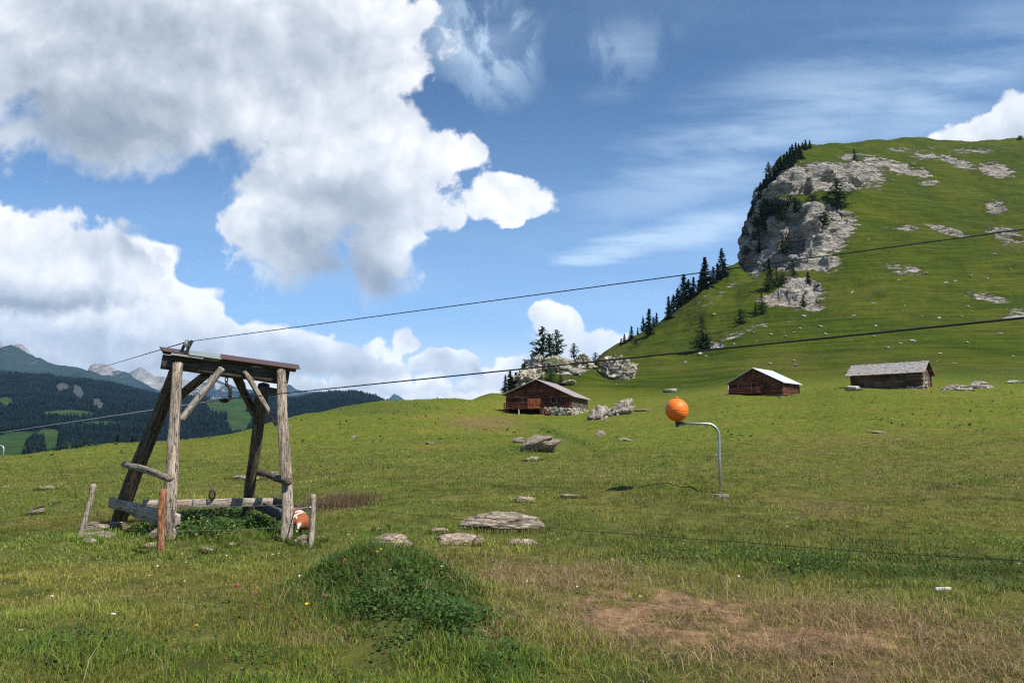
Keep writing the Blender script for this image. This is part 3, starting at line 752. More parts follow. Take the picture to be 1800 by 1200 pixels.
VT = {  # valley profile columns: (distance, photo row)
 -600: [(500, 1090), (800, 850), (1200, 795), (1800, 750), (2500, 690), (3100, 655), (3500, 690), (4500, 800)],
 0: [(500, 1090), (750, 840), (1000, 800), (1500, 770), (2100, 720), (2700, 680), (3100, 664), (3500, 690), (4500, 800)],
 100: [(500, 1090), (750, 840), (1000, 800), (1500, 768), (2100, 722), (2700, 688), (3100, 670), (3500, 695), (4500, 800)],
 200: [(500, 1080), (750, 845), (1000, 808), (1500, 776), (2100, 735), (2700, 695), (3100, 678), (3500, 700), (4500, 800)],
 280: [(500, 1080), (750, 850), (1000, 815), (1500, 785), (2100, 745), (2700, 708), (3100, 692), (3500, 715), (4500, 800)],
 350: [(500, 1080), (750, 860), (1000, 825), (1500, 790), (2100, 748), (2700, 712), (3100, 700), (3500, 718), (4500, 800)],
 430: [(500, 1080), (750, 870), (1000, 830), (1500, 790), (2100, 745), (2700, 708), (3100, 697), (3500, 715), (4500, 800)],
 500: [(500, 1080), (1000, 840), (1500, 800), (2100, 752), (2700, 717), (3100, 705), (3500, 718), (4500, 800)],
 575: [(500, 1080), (1000, 850), (1500, 805), (2100, 752), (2700, 708), (3100, 694), (3500, 710), (4500, 800)],
 620: [(500, 1080), (1000, 850), (1500, 805), (2100, 752), (2700, 706), (3100, 691), (3500, 710), (4500, 800)],
 690: [(500, 1080), (1000, 850), (1500, 810), (2100, 765), (2700, 726), (3100, 712), (3500, 725), (4500, 800)],
 800: [(500, 1080), (1000, 860), (1500, 830), (2100, 795), (2700, 770), (3100, 757), (3500, 765), (4500, 810)],
 1000: [(500, 1080), (1000, 860), (1500, 830), (2100, 800), (2700, 790), (3100, 780), (3500, 780), (4500, 810)],
}
_vk = sorted(VT); _vl = np.linspace(math.log(500), math.log(4500), 160)
_vpx = np.arange(-600, 1001, 10.0)
_vr = np.array([pchip(np.log([q[0] for q in VT[k]]), [q[1] for q in VT[k]], _vl) for k in _vk])
_vg = np.array([pchip(_vk, _vr[:, j], _vpx) for j in range(len(_vl))])
def valleyH(x, y):
    a = x / y; v = np.zeros_like(a)
    for _ in range(4):
        px = 900 + F * a * (CP - v * SP)
        ii = np.clip((px + 600) / 10, 0, len(_vpx) - 1.001); jj = np.clip((np.log(y) - _vl[0]) / (_vl[1] - _vl[0]), 0, len(_vl) - 1.001)
        i = ii.astype(int); j = jj.astype(int); fa = ii - i; fb = jj - j
        py = _vg[j, i] * (1 - fa) * (1 - fb) + _vg[j, i + 1] * fa * (1 - fb) + _vg[j + 1, i] * (1 - fa) * fb + _vg[j + 1, i + 1] * fa * fb
        v = (600 - py) / F
    z = CZ + y * (SP + v * CP) / (CP - v * SP)
    return z + sstep(y, 900, 1800) * (16 * fbm(x * .003, y * .003, o=4, seed=61)) + 2 * fbm(x * .02, y * .02, o=2, seed=62)
def valley_mask(px, py, y):
    m = np.zeros_like(px)
    for e in [(45, 778, 60, 20), (85, 775, 25, 22), (120, 728, 45, 7), (105, 790, 50, 12), (10, 707, 14, 9), (400, 712, 40, 16), (420, 738, 22, 20), (15, 795, 40, 10), (170, 745, 60, 5)]:
        m = np.maximum(m, ell(px, py, *e, soft=.35))
    m = m - ell(px, py, 62, 782, 16, 14) - ell(px, py, 135, 783, 38, 16) - ell(px, py, 100, 745, 50, 7)
    s = np.zeros_like(px)
    for e in [(138, 690, 10, 16, .5, -25), (172, 710, 9, 14, .5, -30), (110, 680, 12, 8, .5, -10)]:
        s = np.maximum(s, ell(px, py, *e))
    return np.clip(m, 0, 1), s
def grid_mesh(name, X, Y, Z):
    nr, nc = X.shape
    i = np.arange(nr - 1)[:, None] * nc + np.arange(nc - 1)[None, :]
    q = np.stack([i, i + 1, i + nc + 1, i + nc], -1).reshape(-1, 4)
    return mesh_np(name, np.stack([X, Y, Z], -1).reshape(-1, 3), q.ravel(), np.full(len(q), 4))
def make_valley():
    a = np.linspace(-1.35, .15, 420); d = np.geomspace(520, 4400, 260)
    A, D = np.meshgrid(a, d); X = A * D; Z = valleyH(X, D)
    px, py = proj(X, D, Z); m, s = valley_mask(px, py, D)
    me = grid_mesh('valley', X, D, Z)
    attr(me, 'mask', np.stack([m, s, m * 0, m * 0 + 1], -1).reshape(-1, 4))
    tag(link('valley', me, MATS['valley_grass']), kind='structure')
    # far-off conifer wood on the slopes
    n = 52000
    aa = rng.uniform(-1.0, 0.0, n); dd = np.exp(rng.uniform(math.log(950), math.log(3350), n))
    keepn = rng.uniform(0, 1, n) < (dd / 3000) ** 1.0
    aa, dd = aa[keepn], dd[keepn]
    # a dense skyline row along the crest
    ar = rng.uniform(-.98, -.12, 5200); dr = rng.uniform(2950, 3200, 5200)
    aa = np.concatenate([aa, ar]); dd = np.concatenate([dd, dr])
    x = aa * dd; z = valleyH(x, dd); px, py = proj(x, dd, z)
    m, s = valley_mask(px, py, dd)
    k = (m + rng.uniform(-.15, .15, len(m)) < .42) & (s + rng.uniform(-.2, .2, len(m)) < .6) & (px > -330) & (px < 760)
    x, y, z = x[k], dd[k], z[k]; n = len(x)
    hgt = rng.uniform(11, 24, n) * np.where(y < 1500, .8, 1.0); rad = hgt * rng.uniform(.17, .28, n); a0 = rng.uniform(0, 6.28, n)
    V = []; ns = 5
    for (fz, fr) in [(0.0, 1.0), (.38, .78), (.40, .95), (.72, .35)]:
        for kk in range(ns):
            an = a0 + kk * 2 * math.pi / ns + (0.5 if fz > .39 else 0)
            V.append(np.stack([x + np.cos(an) * rad * fr, y + np.sin(an) * rad * fr, z - 2 + hgt * fz], -1))
    V.append(np.stack([x, y, z - 2 + hgt], -1))
    V = np.stack(V, 1); nv = V.shape[1]
    fl = []
    for lv in range(3):
        for kk in range(ns):
            k2 = (kk + 1) % ns
            fl.append([lv * ns + kk, lv * ns + k2, (lv + 1) * ns + k2, (lv + 1) * ns + kk])
    q4 = (np.array(fl)[None] + (np.arange(n) * nv)[:, None, None]).reshape(-1, 4)
    tr = np.array([[3 * ns + kk, 3 * ns + (kk + 1) % ns, 4 * ns] for kk in range(ns)])
    t3 = (tr[None] + (np.arange(n) * nv)[:, None, None]).reshape(-1, 3)
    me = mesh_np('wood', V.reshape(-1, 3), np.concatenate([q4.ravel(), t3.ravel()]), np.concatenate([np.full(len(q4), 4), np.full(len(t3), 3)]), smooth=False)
    mt, t, b, o = new_mat('cloud_shaded_conifers')
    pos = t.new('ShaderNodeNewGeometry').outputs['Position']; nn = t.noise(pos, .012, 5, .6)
    t.put(b.inputs['Base Color'], t.mix(t.smooth(nn, .35, .65), (.004, .010, .012), (.009, .019, .018))); b.inputs['Specular IOR Level'].default_value = 0  # cloud shadow on the forest is put into these dark colours
    tag(link('conifer_forest', me, mt), 'conifer forest, coloured dark for cloud shade, covering the far side of the valley', 'forest', kind='stuff')
make_valley()

def make_mountain(profile, D, depth, rockf, seed, bottom=800, jag=1.0, nx=300):
    pts = np.array(profile, float)
    px = np.linspace(pts[0, 0], pts[-1, 0], nx)
    py = np.interp(px, pts[:, 0], pts[:, 1])
    a = (px - 900) / F / CP
    ts = np.concatenate([np.linspace(0, 1, 50), np.linspace(1.03, 2, 16)])      # foot -> crest -> back
    A, T = np.meshgrid(a, ts)
    yy = D - depth + depth * T
    v = (600 - py) / F; zc = CZ + D * (SP + v * CP) / (CP - v * SP)
    v2 = (600 - bottom) / F; zb = CZ + (D - depth) * (SP + v2 * CP) / (CP - v2 * SP)
    prof = np.where(T <= 1, T ** 1.25, np.clip(1 - (T - 1) * 1.3, -1, 1))
    X = A * D * (0.35 + 0.65 * yy / D); Z = zb + (zc[None, :] - zb) * prof
    rid = (0.5 - np.abs(fbm(X * .0016 + seed, yy * .0009, o=5, seed=seed, g=.55)))
    Z = Z + rid * jag * 130 * np.clip(T * (2 - T), 0, 1) * (0.15 + np.minimum(np.abs(1 - T) * 3, .85)) + jag * 14 * fbm(X * .012, yy * .012, o=3, seed=seed + 3)
    m = np.clip(np.interp(px, [q[0] for q in rockf], [q[1] for q in rockf])[None, :] * np.clip(T * 1.6 - .7, 0, 1) ** 1.0, 0, 1)
    me = grid_mesh('mountain', X, yy, Z)
    attr(me, 'mask', np.stack([m, m * 0, m * 0, m * 0 + 1], -1).reshape(-1, 4))
    tag(link('mountain', me, MATS['mountain_rock']), kind='structure')
make_mountain([(-500, 560), (-250, 585), (-100, 592), (-20, 604), (0, 606), (22, 608), (45, 617), (65, 626), (100, 638), (140, 648), (165, 653), (200, 663), (240, 678), (290, 698), (340, 715)], 6500, 2300, [(-500, .35), (100, .25), (340, .1)], 3)
make_mountain([(-120, 604), (-20, 600), (2, 600), (8, 607), (22, 608), (30, 604), (40, 606), (52, 616), (66, 628), (90, 650)], 9000, 1500, [(-120, 1), (90, 1)], 5, 760, .5, 120)
make_mountain([(120, 672), (155, 656), (163, 642), (172, 640), (190, 640), (203, 647), (225, 655), (250, 668), (280, 684), (330, 700), (400, 712), (470, 715), (520, 718)], 8000, 2200, [(120, .9), (195, 1), (215, .4), (520, .15)], 8, 790, .7)
make_mountain([(200, 668), (226, 656), (240, 650), (250, 645), (262, 650), (278, 660), (300, 664), (330, 668), (360, 675), (380, 668), (392, 674), (420, 684), (470, 690), (520, 700)], 9500, 2200, [(200, 1), (300, .9), (420, .5), (520, .3)], 12, 790, .6)
make_mountain([(280, 682), (350, 676), (385, 667), (420, 681), (470, 688), (496, 684), (505, 676), (513, 675), (524, 684), (545, 689), (569, 688), (600, 702), (640, 706), (652, 698), (657, 693), (663, 691), (670, 700), (680, 706), (695, 692), (706, 697), (722, 709), (760, 722), (820, 730), (1000, 740)], 12500, 2600, [(280, .25), (1000, .25)], 15, 790, .35, 420)

# ------------------------------------------------------------------ stones
def ico(sub):
    bm = bmesh.new(); bmesh.ops.create_icosphere(bm, subdivisions=sub, radius=1)
    V = np.array([v.co[:] for v in bm.verts]); Fc = np.array([[v.index for v in f.verts] for f in bm.faces]); bm.free()
    return V, Fc
ICO = {k: ico(k) for k in (3, 4, 5, 6)}
def rock_mesh(name, size, seed, sub=4, cuts=16, strata=0.0, rough=0.06, nf=3.0, tilt=(0, 0)):
    r = np.random.default_rng(seed); V, Fc = ICO[sub]; V = V.copy()
    for _ in range(cuts):
        n = r.normal(size=3); n[2] *= .8; n /= np.linalg.norm(n); d = r.uniform(.55, .9)
        s = V @ n - d; V -= np.maximum(s, 0)[:, None] * n
    V = np.sign(V) * np.abs(V) ** .9
    q = V * nf + seed
    disp = fbm(q[:, 0], q[:, 1], q[:, 2], o=4, seed=seed % 97, g=.6)
    V = V * (1 + rough * disp)[:, None]
    V[:, 2] = np.where(V[:, 2] > 0, np.abs(V[:, 2]) ** 1.0, V[:, 2])
    if strata:
        zz = V[:, 2] / strata; st = np.floor(zz); fr = zz - st
        step = _h(st, st * 0, st * 0, seed) - .5
        V[:, :2] *= (1 + .22 * step * (1 - np.abs(fr - .5)))[:, None]
        V[:, 0] += .10 * step
    V = V * (np.array(size) / 2)
    R = np.array(Matrix.Rotation(tilt[0], 3, 'X') @ Matrix.Rotation(tilt[1], 3, 'Y'))
    V = V @ R.T
    me = mesh_np(name, V, Fc.ravel(), np.full(len(Fc), 3))
    me.polygons.foreach_set('use_smooth', np.zeros(len(Fc), bool) if sub < 5 else np.ones(len(Fc), bool))
    return me
STONES = []
def stone(px, py, w, h, label, name='rock', cat='rock', mat='slate', dr=.7, seed=1, rz=0.0, tilt=(0, 0), strata=.22, sub=4, sink=.3, lo=3.2, group=None, cuts=16, rough=.07):
    g = G(px, py, lo=lo); s = g.y / F
    W, Hh = w * s * 1.05, h * s / (1 - sink) * .92
    me = rock_mesh(name, (W, W * dr, Hh), seed, sub, cuts, strata, rough, tilt=tilt)
    o = link(name, me, MATS[mat]); yb = g.y + W * dr * .35
    xb = g.x * yb / g.y
    o.location = (xb, yb, h1(xb, yb) + Hh * (.5 - sink)); o.rotation_euler = (0, 0, rz)
    STONES.append((xb, yb, W, W * dr, Hh))
    return tag(o, label, cat, group)
stone(877, 936, 145, 36, 'large layered grey slab lying in the middle of the meadow', 'stone_slab', mat='slate', dr=.55, seed=21, tilt=(.06, .05), strata=.16, sub=5, sink=.25, cuts=10)
stone(805, 957, 92, 18, 'flat pinkish stone plate in front of the large layered slab', 'stone_slab', mat='pink_slate', dr=.8, seed=22, strata=.4, sink=.55, sub=5)
stone(840, 960, 17, 20, 'small upright brown stone at the right end of the flat pinkish plate', mat='pink_slate', seed=23, tilt=(.1, .4), sink=.2)
stone(915, 957, 58, 15, 'low reddish stone half sunk in grass below the large layered slab', mat='pink_slate', seed=24, sink=.55)
stone(690, 965, 74, 24, 'humped pinkish stone left of the layered slabs', mat='pink_slate', seed=25, sink=.45, sub=5)
stone(600, 976, 22, 7, 'small pale stone right of the calf in the short grass', mat='slate', seed=26)
stone(773, 938, 42, 9, 'thin stone sliver just left of the large layered slab', mat='pink_slate', seed=27, sink=.4)
stone(670, 932, 28, 6, 'narrow flat stone in the grass above the humped pinkish stone', mat='slate', seed=28, sink=.4)
stone(921, 884, 42, 13, 'oblong brown stone block lying above the large slab', mat='pink_slate', seed=29, sink=.15, dr=.4, rz=.2)
stone(1003, 876, 46, 8, 'thin dark ledge of stone right of the oblong brown block', mat='slate', seed=30, sink=.2, dr=.35)
stone(946, 795, 74, 34, 'big grey boulder with splintered layers on the slope below the log hut', 'boulder', mat='slate', seed=31, sink=.2, sub=5, tilt=(.1, -.35), strata=.16, cuts=9)
stone(912, 778, 22, 12, 'grey stone at the upper left of the splintered boulder', mat='slate', seed=32)
stone(936, 810, 32, 8, 'pale stone sliver below the splintered boulder', mat='slate', seed=33, sink=.2, dr=.4, rz=.4)
stone(1056, 766, 24, 10, 'small grey rock on the slope below the shaggy rock ridges', mat='slate', seed=34, rz=.4, dr=.4)
stone(1096, 775, 28, 6, 'thin flat rock left of the orange ball below its height', mat='slate', seed=35, dr=.4)
stone(1053, 737, 44, 22, 'shaggy grey rock ridge nearest the right corner of the log hut', 'boulder', mat='far_slate', seed=36, sub=5, dr=.6, tilt=(0, -.45), strata=0, rough=.3, sink=.3)
stone(1094, 729, 54, 24, 'larger shaggy grey rock ridge farther right of the log hut', 'boulder', mat='far_slate', seed=37, sub=5, dr=.6, tilt=(0, -.5), strata=0, rough=.3, sink=.3)
stone(1132, 723, 40, 5, 'low line of pale stones running right from the shaggy rock ridges', mat='slate', seed=38, dr=.3)
stone(1178, 690, 34, 8, 'flat pale rock lying alone on the grass above the orange ball', mat='hill_stone', seed=39, sink=.2)
stone(82, 861, 34, 8, 'flat pale stone at the far left above the leaning fence post', mat='slate', seed=40, sink=.3)
stone(62, 904, 40, 14, 'pointed pale stone slab tilting out of the grass at the far left', mat='slate', seed=41, tilt=(0, -.35), sink=.1, dr=.4)
stone(95, 886, 16, 9, 'small pale stone just right of the pointed slab', mat='slate', seed=42)
for i, (a, b_, c, d, l) in enumerate([(160, 938, 56, 20, 'largest grey stone plate in the heap beside the leaning fence post'), (196, 931, 48, 12, 'grey stone plate at the foot of the leaning log'),
        (150, 950, 34, 13, 'stone wedge at the left foot of the leaning fence post'), (178, 948, 50, 12, 'pale stone plate at the front of the heap'), (215, 932, 40, 7, 'thin stone plate at the right end of the heap'),
        (163, 957, 30, 8, 'broken stone lying lowest in front of the heap')]):
    stone(a, b_, c, d, l, mat='slate', seed=50 + i, tilt=(.15, -.2 + .1 * i), sink=.15, strata=.3, dr=.6, group='stone heap at the leaning fence post')
stone(272, 952, 26, 26, 'block of pale stone behind the orange fence post', mat='slate', seed=58, sink=.1, tilt=(.3, -.5))
stone(264, 964, 32, 10, 'flat reddish stone at the foot of the orange fence post', mat='pink_slate', seed=59)
stone(362, 973, 34, 11, 'rounded grey stone in the grass below the wooden support', mat='slate', seed=60)
stone(408, 963, 20, 9, 'small grey stone right of the rounded one below the wooden support', mat='slate', seed=61)
stone(293, 986, 18, 5, 'tiny pale stone in the grass below the orange fence post', mat='slate', seed=62)
stone(173, 985, 18, 5, 'tiny pale stone in the grass below the stone heap', mat='slate', seed=63)
stone(532, 961, 32, 22, 'splintered pale rock leaning in front of the calf', mat='slate', seed=64, tilt=(.1, -.6), dr=.4, sink=.15)
stone(519, 960, 16, 12, 'small rounded rock at the foot of the right front log', mat='pink_slate', seed=65)
stone(563, 953, 22, 12, 'grey stone chip right of the pale fence post', mat='slate', seed=66)
stone(432, 845, 62, 8, 'long pale rock ledge seen between the far logs of the wooden support', mat='slate', seed=67, sink=.3, dr=.35)
stone(480, 838, 30, 9, 'rock ledge seen behind the right legs of the wooden support', mat='slate', seed=68)
stone(1502, 687, 34, 9, 'pale flat boulder at the left corner of the shingled hut', 'boulder', mat='hill_stone', seed=69)
stone(1688, 686, 70, 11, 'low grey rock bank right of the shingled hut', 'boulder', mat='far_slate', seed=70, sub=5, sink=.4, dr=.4)
stone(1722, 682, 50, 15, 'higher end of the grey rock bank right of the shingled hut', 'boulder', mat='far_slate', seed=71, sub=5, sink=.4, dr=.5)
stone(1783, 673, 34, 5, 'flat pale rock near the right edge of the picture', mat='hill_stone', seed=72)
stone(625, 770, 18, 5, 'pale stone on the smooth slope right of the wooden support', mat='slate', seed=73)
stone(757, 781, 20, 5, 'pale stone on the slope left of the splintered boulder', mat='slate', seed=74)
stone(1540, 762, 34, 4, 'flat grey stone in the grass below the shingled hut', mat='slate', seed=75)

# outcrops of limestone on the knoll
def outcrop(px, py, w, h, label, seed, Yc, dr=.8, tilt=(0, 0)):
    g = P(px, py, Yc); s = Yc / F
    me = rock_mesh('rock_outcrop', (w * s, w * s * dr, h * s), seed, 6, 12, 0, .27, 4.0, tilt)
    o = link('rock_outcrop', me, MATS['limestone'], loc=g)
    tag(o, label, 'rock outcrop')
outcrop(972, 655, 105, 66, 'largest pale crag of the knoll rising behind the log hut', 81, 176, .8, (.1, .1))
outcrop(927, 672, 72, 44, 'left shoulder of the pale crag stepping down behind the log hut', 82, 168, .8, (.1, -.5))
outcrop(1026, 645, 46, 36, 'pale crag top right of the two pines', 83, 184, .9, (0, .3))
outcrop(1082, 660, 74, 58, 'separate pale crag right of the dark bush on the knoll', 86, 184, .7, (.0, -.45))
outcrop(1000, 672, 30, 8, 'low pale ledge just above the roof of the log hut', 85, 160, .7)

# loose stones on the steep hillside: one made, the others copied
def hill_stones():
    base = [rock_mesh('hill_stone', (1.6, 1.1, .8), 90 + i, 3, 9, 0, .12) for i in range(4)]
    for m in base: m.materials.append(MATS['hill_stone'])
    spots = [(1290, 605), (1262, 612), (1325, 585), (1345, 575), (1355, 588), (1386, 567), (1449, 552), (1395, 585), (1420, 600), (1440, 598), (1470, 560), (1500, 556), (1535, 535),
             (1590, 538), (1620, 558), (1650, 560), (1700, 540), (1527, 422), (1706, 486), (1748, 447), (1380, 592), (1605, 600), (1560, 612), (1700, 603), (1450, 588), (1230, 622), (1205, 637), (1330, 600)]
    r = random.Random(5)
    for i in range(34):
        spots.append((r.uniform(1240, 1790), r.uniform(470, 650)))
    for i, (a, b_) in enumerate(spots):
        g = G(a, b_, lo=60); o = link('hill_stone', base[i % 4]); s = r.uniform(.5, 1.5) * (g.y / 260) ** .7
        o.location = (g.x, g.y, g.z + .15); o.scale = (s, s, s * r.uniform(.6, 1)); o.rotation_euler = (r.uniform(-.3, .3), r.uniform(-.3, .3), r.uniform(0, 6))
        tag(o, 'small pale stone lying loose on the steep green hillside', 'stone', 'loose stones on the hillside')
hill_stones()

# ------------------------------------------------------------------ conifers
def conifer(name, Ht, R, seed, mat, kind='spruce', label='', cat='conifer'):
    r = random.Random(seed); crown = MB(); trunk = MB()
    lean = r.uniform(-.02, .02)
    pts = [(lean * z * Ht, 0.01 * math.sin(z * 5) * Ht, z * Ht) for z in (0, .25, .5, .75, 1)]
    trunk.tube(pts, [Ht * .022, Ht * .017, Ht * .012, Ht * .007, .015], 7)
    if kind == 'spruce': z0, n, pw, drp, sz = .05, 170, .80, .30, .075
    elif kind == 'pine': z0, n, pw, drp, sz = .13, 130, .45, .05, .080
    elif kind == 'larch': z0, n, pw, drp, sz = .06, 170, .7, .12, .056
    else: z0, n, pw, drp, sz = .02, 110, .4, -.15, .10
    for i in range(n):
        t = z0 + (1 - z0) * (i + r.random()) / n
        L = R * ((1 - t) ** pw) * r.uniform(.55, 1.12)
        if kind == 'pine': L = R * (min(1, (1 - t) * 2.2)) ** .7 * min(1, .45 + t * 1.2) * r.uniform(.4, 1.15)
        if kind == 'bush': L = R * math.sqrt(max(0, 1 - (t * 1.0) ** 2)) * r.uniform(.5, 1.1)
        if r.random() < .10: L *= .3
        az = r.uniform(0, 2 * math.pi); ca, sa = math.cos(az), math.sin(az)
        bx, bz = lean * t * Ht, t * Ht
        m = max(3, int(L / (Ht * sz * .55)))
        rise = r.uniform(-.1, .25) if kind != 'spruce' else r.uniform(-.25, .05)
        for k in range(m):
            u = (k + r.random()) / m; u = u ** .8
            d = L * u; z = bz + rise * d - drp * d * u + (0.12 * d * u if kind == 'pine' else 0)
            jl = Ht * sz * .6
            c = Vector((bx + ca * d + r.uniform(-jl, jl) * .5, sa * d + r.uniform(-jl, jl) * .5, z + r.uniform(-jl, jl) * .4))
            s1 = Ht * sz * r.uniform(.6, 1.3) * (1.1 - .5 * t); s2 = s1 * r.uniform(.35, .7)
            a1 = az + r.uniform(-.9, .9); tz = r.uniform(-.6, .5)
            X = Vector((math.cos(a1), math.sin(a1), tz)).normalized() * s1
            Yv = Vector((-math.sin(a1), math.cos(a1), r.uniform(-.8, .8))).normalized() * s2
            crown.add([c - X * .7, c - Yv * .8 - X * .1, c + X, c + Yv * .8 - X * .1], [(0, 1, 2, 3)])
    o = empty(name, (0, 0, 0), label, cat)
    crown.build('crown', MATS[mat], o); trunk.build('trunk', MATS['bark'], o, smooth=True)
    o['_h'] = Ht
    return o
PROTO = {}
def get_proto(kind, var):
    k = (kind, var)
    if k not in PROTO:
        nm, R, mat = {'spruce': ('spruce_tree', 2.3, 'spruce_needles'), 'pine': ('pine_tree', 3.0, 'pine_needles'), 'larch': ('larch_tree', 3.4, 'larch_needles'), 'bush': ('conifer_bush', 5.0, 'shrub_leaves')}[kind]
        R *= [1.0, 1.25, .8][var]
        PROTO[k] = [conifer(nm, 10.0, R, 100 + hash_(kind) + var * 7, mat, kind), False]
    return PROTO[k]
def hash_(s): return sum(ord(c) for c in s)
def tree(px, base, top, kind, label, group=None, var=0, wide=1.0, Y=None, lo=60, cat=None):
    g = P(px, base, Y) if Y else G(px, base, lo=lo)
    if Y and Y > 600: g.z = float(valleyH(np.array([g.x]), np.array([g.y]))[0])
    elif Y: g.z = h1(g.x, g.y)
    hgt = (base - top) / F * g.y * 1.05
    pr = get_proto(kind, var)
    o = pr[0] if not pr[1] else copy_tree(pr[0]); pr[1] = True
    if '_h' in o: del o['_h']
    s = hgt / 10.0
    o.location = (g.x, g.y, g.z - .25 * s); o.scale = (s * wide, s * wide, s); o.rotation_euler = (0, 0, (px * 1.7) % 6.28)
    if 'group' in o: del o['group']
    return tag(o, label, cat or {'spruce': 'spruce', 'pine': 'pine tree', 'larch': 'larch', 'bush': 'bush'}[kind], group)
gk = 'trees on the rocky knoll'
tree(954, 640, 569, 'pine', 'tall dark pine on the rocky knoll, left of the close pair', gk, 0, 1.0, Y=178)
tree(979, 622, 570, 'pine', 'dark pine on the rocky knoll, right of the close pair', gk, 1, .95, Y=186)
tree(966, 634, 588, 'pine', 'shorter pine squeezed between the two tall pines of the knoll', gk, 2, 1.0, Y=184)
tree(1009, 622, 593, 'pine', 'small pine standing alone on top of the knoll', gk, 1, .95, Y=189)
tree(1047, 644, 616, 'bush', 'dark bush between the two pale crags of the knoll', gk, 0, .8, Y=187)
tree(922, 658, 624, 'spruce', 'slim small spruce on the left shoulder of the knoll', gk, 2, .9, Y=170)
tree(897, 676, 640, 'spruce', 'tallest of the dark spruces at the left foot of the knoll', gk, 1, 1.3, Y=165)
tree(888, 680, 650, 'spruce', 'leftmost dark spruce at the left foot of the knoll', gk, 1, 1.1, Y=162)
tree(906, 672, 644, 'spruce', 'right one of the dark spruces at the left foot of the knoll', gk, 0, 1.3, Y=166)
tree(968, 674, 646, 'bush', 'dense bush against the crag right behind the roof of the log hut', gk, 1, .8, Y=160)
tree(952, 672, 650, 'bush', 'left bush of the row above the ridge of the log hut', gk, 2, .9, Y=158)
tree(985, 668, 650, 'bush', 'right bush of the row above the ridge of the log hut', gk, 0, .8, Y=160)
gr = 'conifers along the skyline of the hillside'
RT = [(1271, 487, 436, 'spruce', 1, 'tallest conifer on the skyline below the cliff'), (1241, 506, 451, 'spruce', 0, 'tall conifer left of the tallest one on the skyline'),
      (1254, 498, 468, 'spruce', 1, 'shorter conifer between the two tall ones on the skyline'), (1234, 510, 476, 'spruce', 1, 'low conifer at the left foot of the second tall skyline tree'), (1263, 492, 462, 'spruce', 2, 'thin conifer left beside the tallest skyline tree'),
      (1202, 531, 481, 'spruce', 1, 'bushy conifer topping the middle clump on the skyline'), (1220, 522, 487, 'spruce', 0, 'right conifer of the middle clump on the skyline'), (1212, 527, 491, 'spruce', 1, 'inner conifer of the middle clump on the skyline'),
      (1193, 540, 506, 'spruce', 1, 'left conifer of the middle clump on the skyline'), (1228, 517, 492, 'spruce', 2, 'thin conifer at the right end of the middle clump'), (1176, 561, 521, 'spruce', 0, 'slim conifer at the lower left of the middle clump'), (1184, 550, 518, 'spruce', 1, 'wide conifer low in the middle clump on the skyline'),
      (1142, 588, 543, 'spruce', 0, 'tallest conifer of the lower left clump on the skyline'), (1131, 580, 555, 'spruce', 1, 'left conifer of the lower left clump on the skyline'), (1154, 569, 549, 'spruce', 2, 'thin conifer right of the lower left clump'), (1149, 574, 556, 'spruce', 1, 'short conifer inside the lower left clump'),
      (1110, 597, 573, 'spruce', 1, 'spreading conifer standing lower down on the skyline'), (1098, 604, 587, 'spruce', 0, 'small conifer near the foot of the skyline'), (1092, 607, 594, 'spruce', 1, 'tiny conifer at the foot of the skyline'), (1121, 588, 575, 'spruce', 2, 'tiny conifer between the clumps on the skyline'), (1118, 604, 595, 'bush', 2, 'tiny bush just inside the skyline')]
for i, (a, b_, c, k, v, l) in enumerate(RT): tree(a, b_, c, k, l, gr, v, 1.1 + .45 * ((i * 37) % 10) / 10, lo=150)
gh = 'trees on the hillside'
HT = [(1237, 613, 556, 'larch', 1, 1.0, 'round light green larch beside the pale stones on the hillside'), (1302, 570, 543, 'bush', 0, 1.0, 'dark round bush on the hillside right of the light green larch'),
      (1340, 552, 513, 'larch', 0, .9, 'airy larch left of the pink outcrop'), (1329, 556, 530, 'larch', 2, 1.1, 'small larch at the left foot of the pink outcrop'), (1355, 508, 452, 'spruce', 1, .8, 'tall thin spruce above the pink outcrop'),
      (1350, 512, 478, 'larch', 1, 1.0, 'wide dark tree at the top left of the pink outcrop'), (1366, 504, 470, 'larch', 0, 1.0, 'tree on top of the pink outcrop'), (1396, 488, 454, 'larch', 2, 1.1, 'tree standing at the foot of the cliff'), (1376, 500, 478, 'bush', 1, 1.0, 'bush on top of the pink outcrop'),
      (1421, 498, 477, 'spruce', 1, 1.3, 'small round spruce right of the pink outcrop'), (1413, 540, 518, 'bush', 2, 1.0, 'bush growing in the lower half of the pink outcrop'),
      (1473, 365, 311, 'larch', 1, 1.45, 'large dark lone tree above the cliff'), (1503, 286, 259, 'larch', 0, 1.0, 'lone tree on the grass near the summit'), (1793, 246, 238, 'bush', 0, 1.4, 'tiny tree on the skyline at the right edge'), (1240, 613, 590, 'bush', 1, 1.2, 'low bush at the foot of the light green larch')]
for (a, b_, c, k, v, wd, l) in HT: tree(a, b_, c, k, l, gh, v, wd, lo=150)
rr = random.Random(3)
EDGE = [(1309, 425), (1313, 412), (1318, 400), (1322, 390), (1325, 380), (1329, 368), (1334, 356), (1338, 346), (1343, 338), (1349, 330), (1356, 322), (1361, 312), (1366, 303), (1372, 298), (1378, 294), (1385, 292), (1391, 288), (1398, 285), (1405, 280), (1382, 286), (1388, 281), (1394, 275), (1400, 269), (1406, 265), (1412, 261), (1417, 258), (1424, 256)]
for i, (a, b_) in enumerate(EDGE):
    tree(a + rr.uniform(-2, 2), b_ + rr.uniform(0, 6), b_ - rr.uniform(16, 28) * (0.5 if b_ < 266 else 1), 'spruce', 'dark spruce clinging to the left edge of the cliff', 'spruces along the cliff edge', rr.choice([0, 1, 1]), 1.2, lo=250)
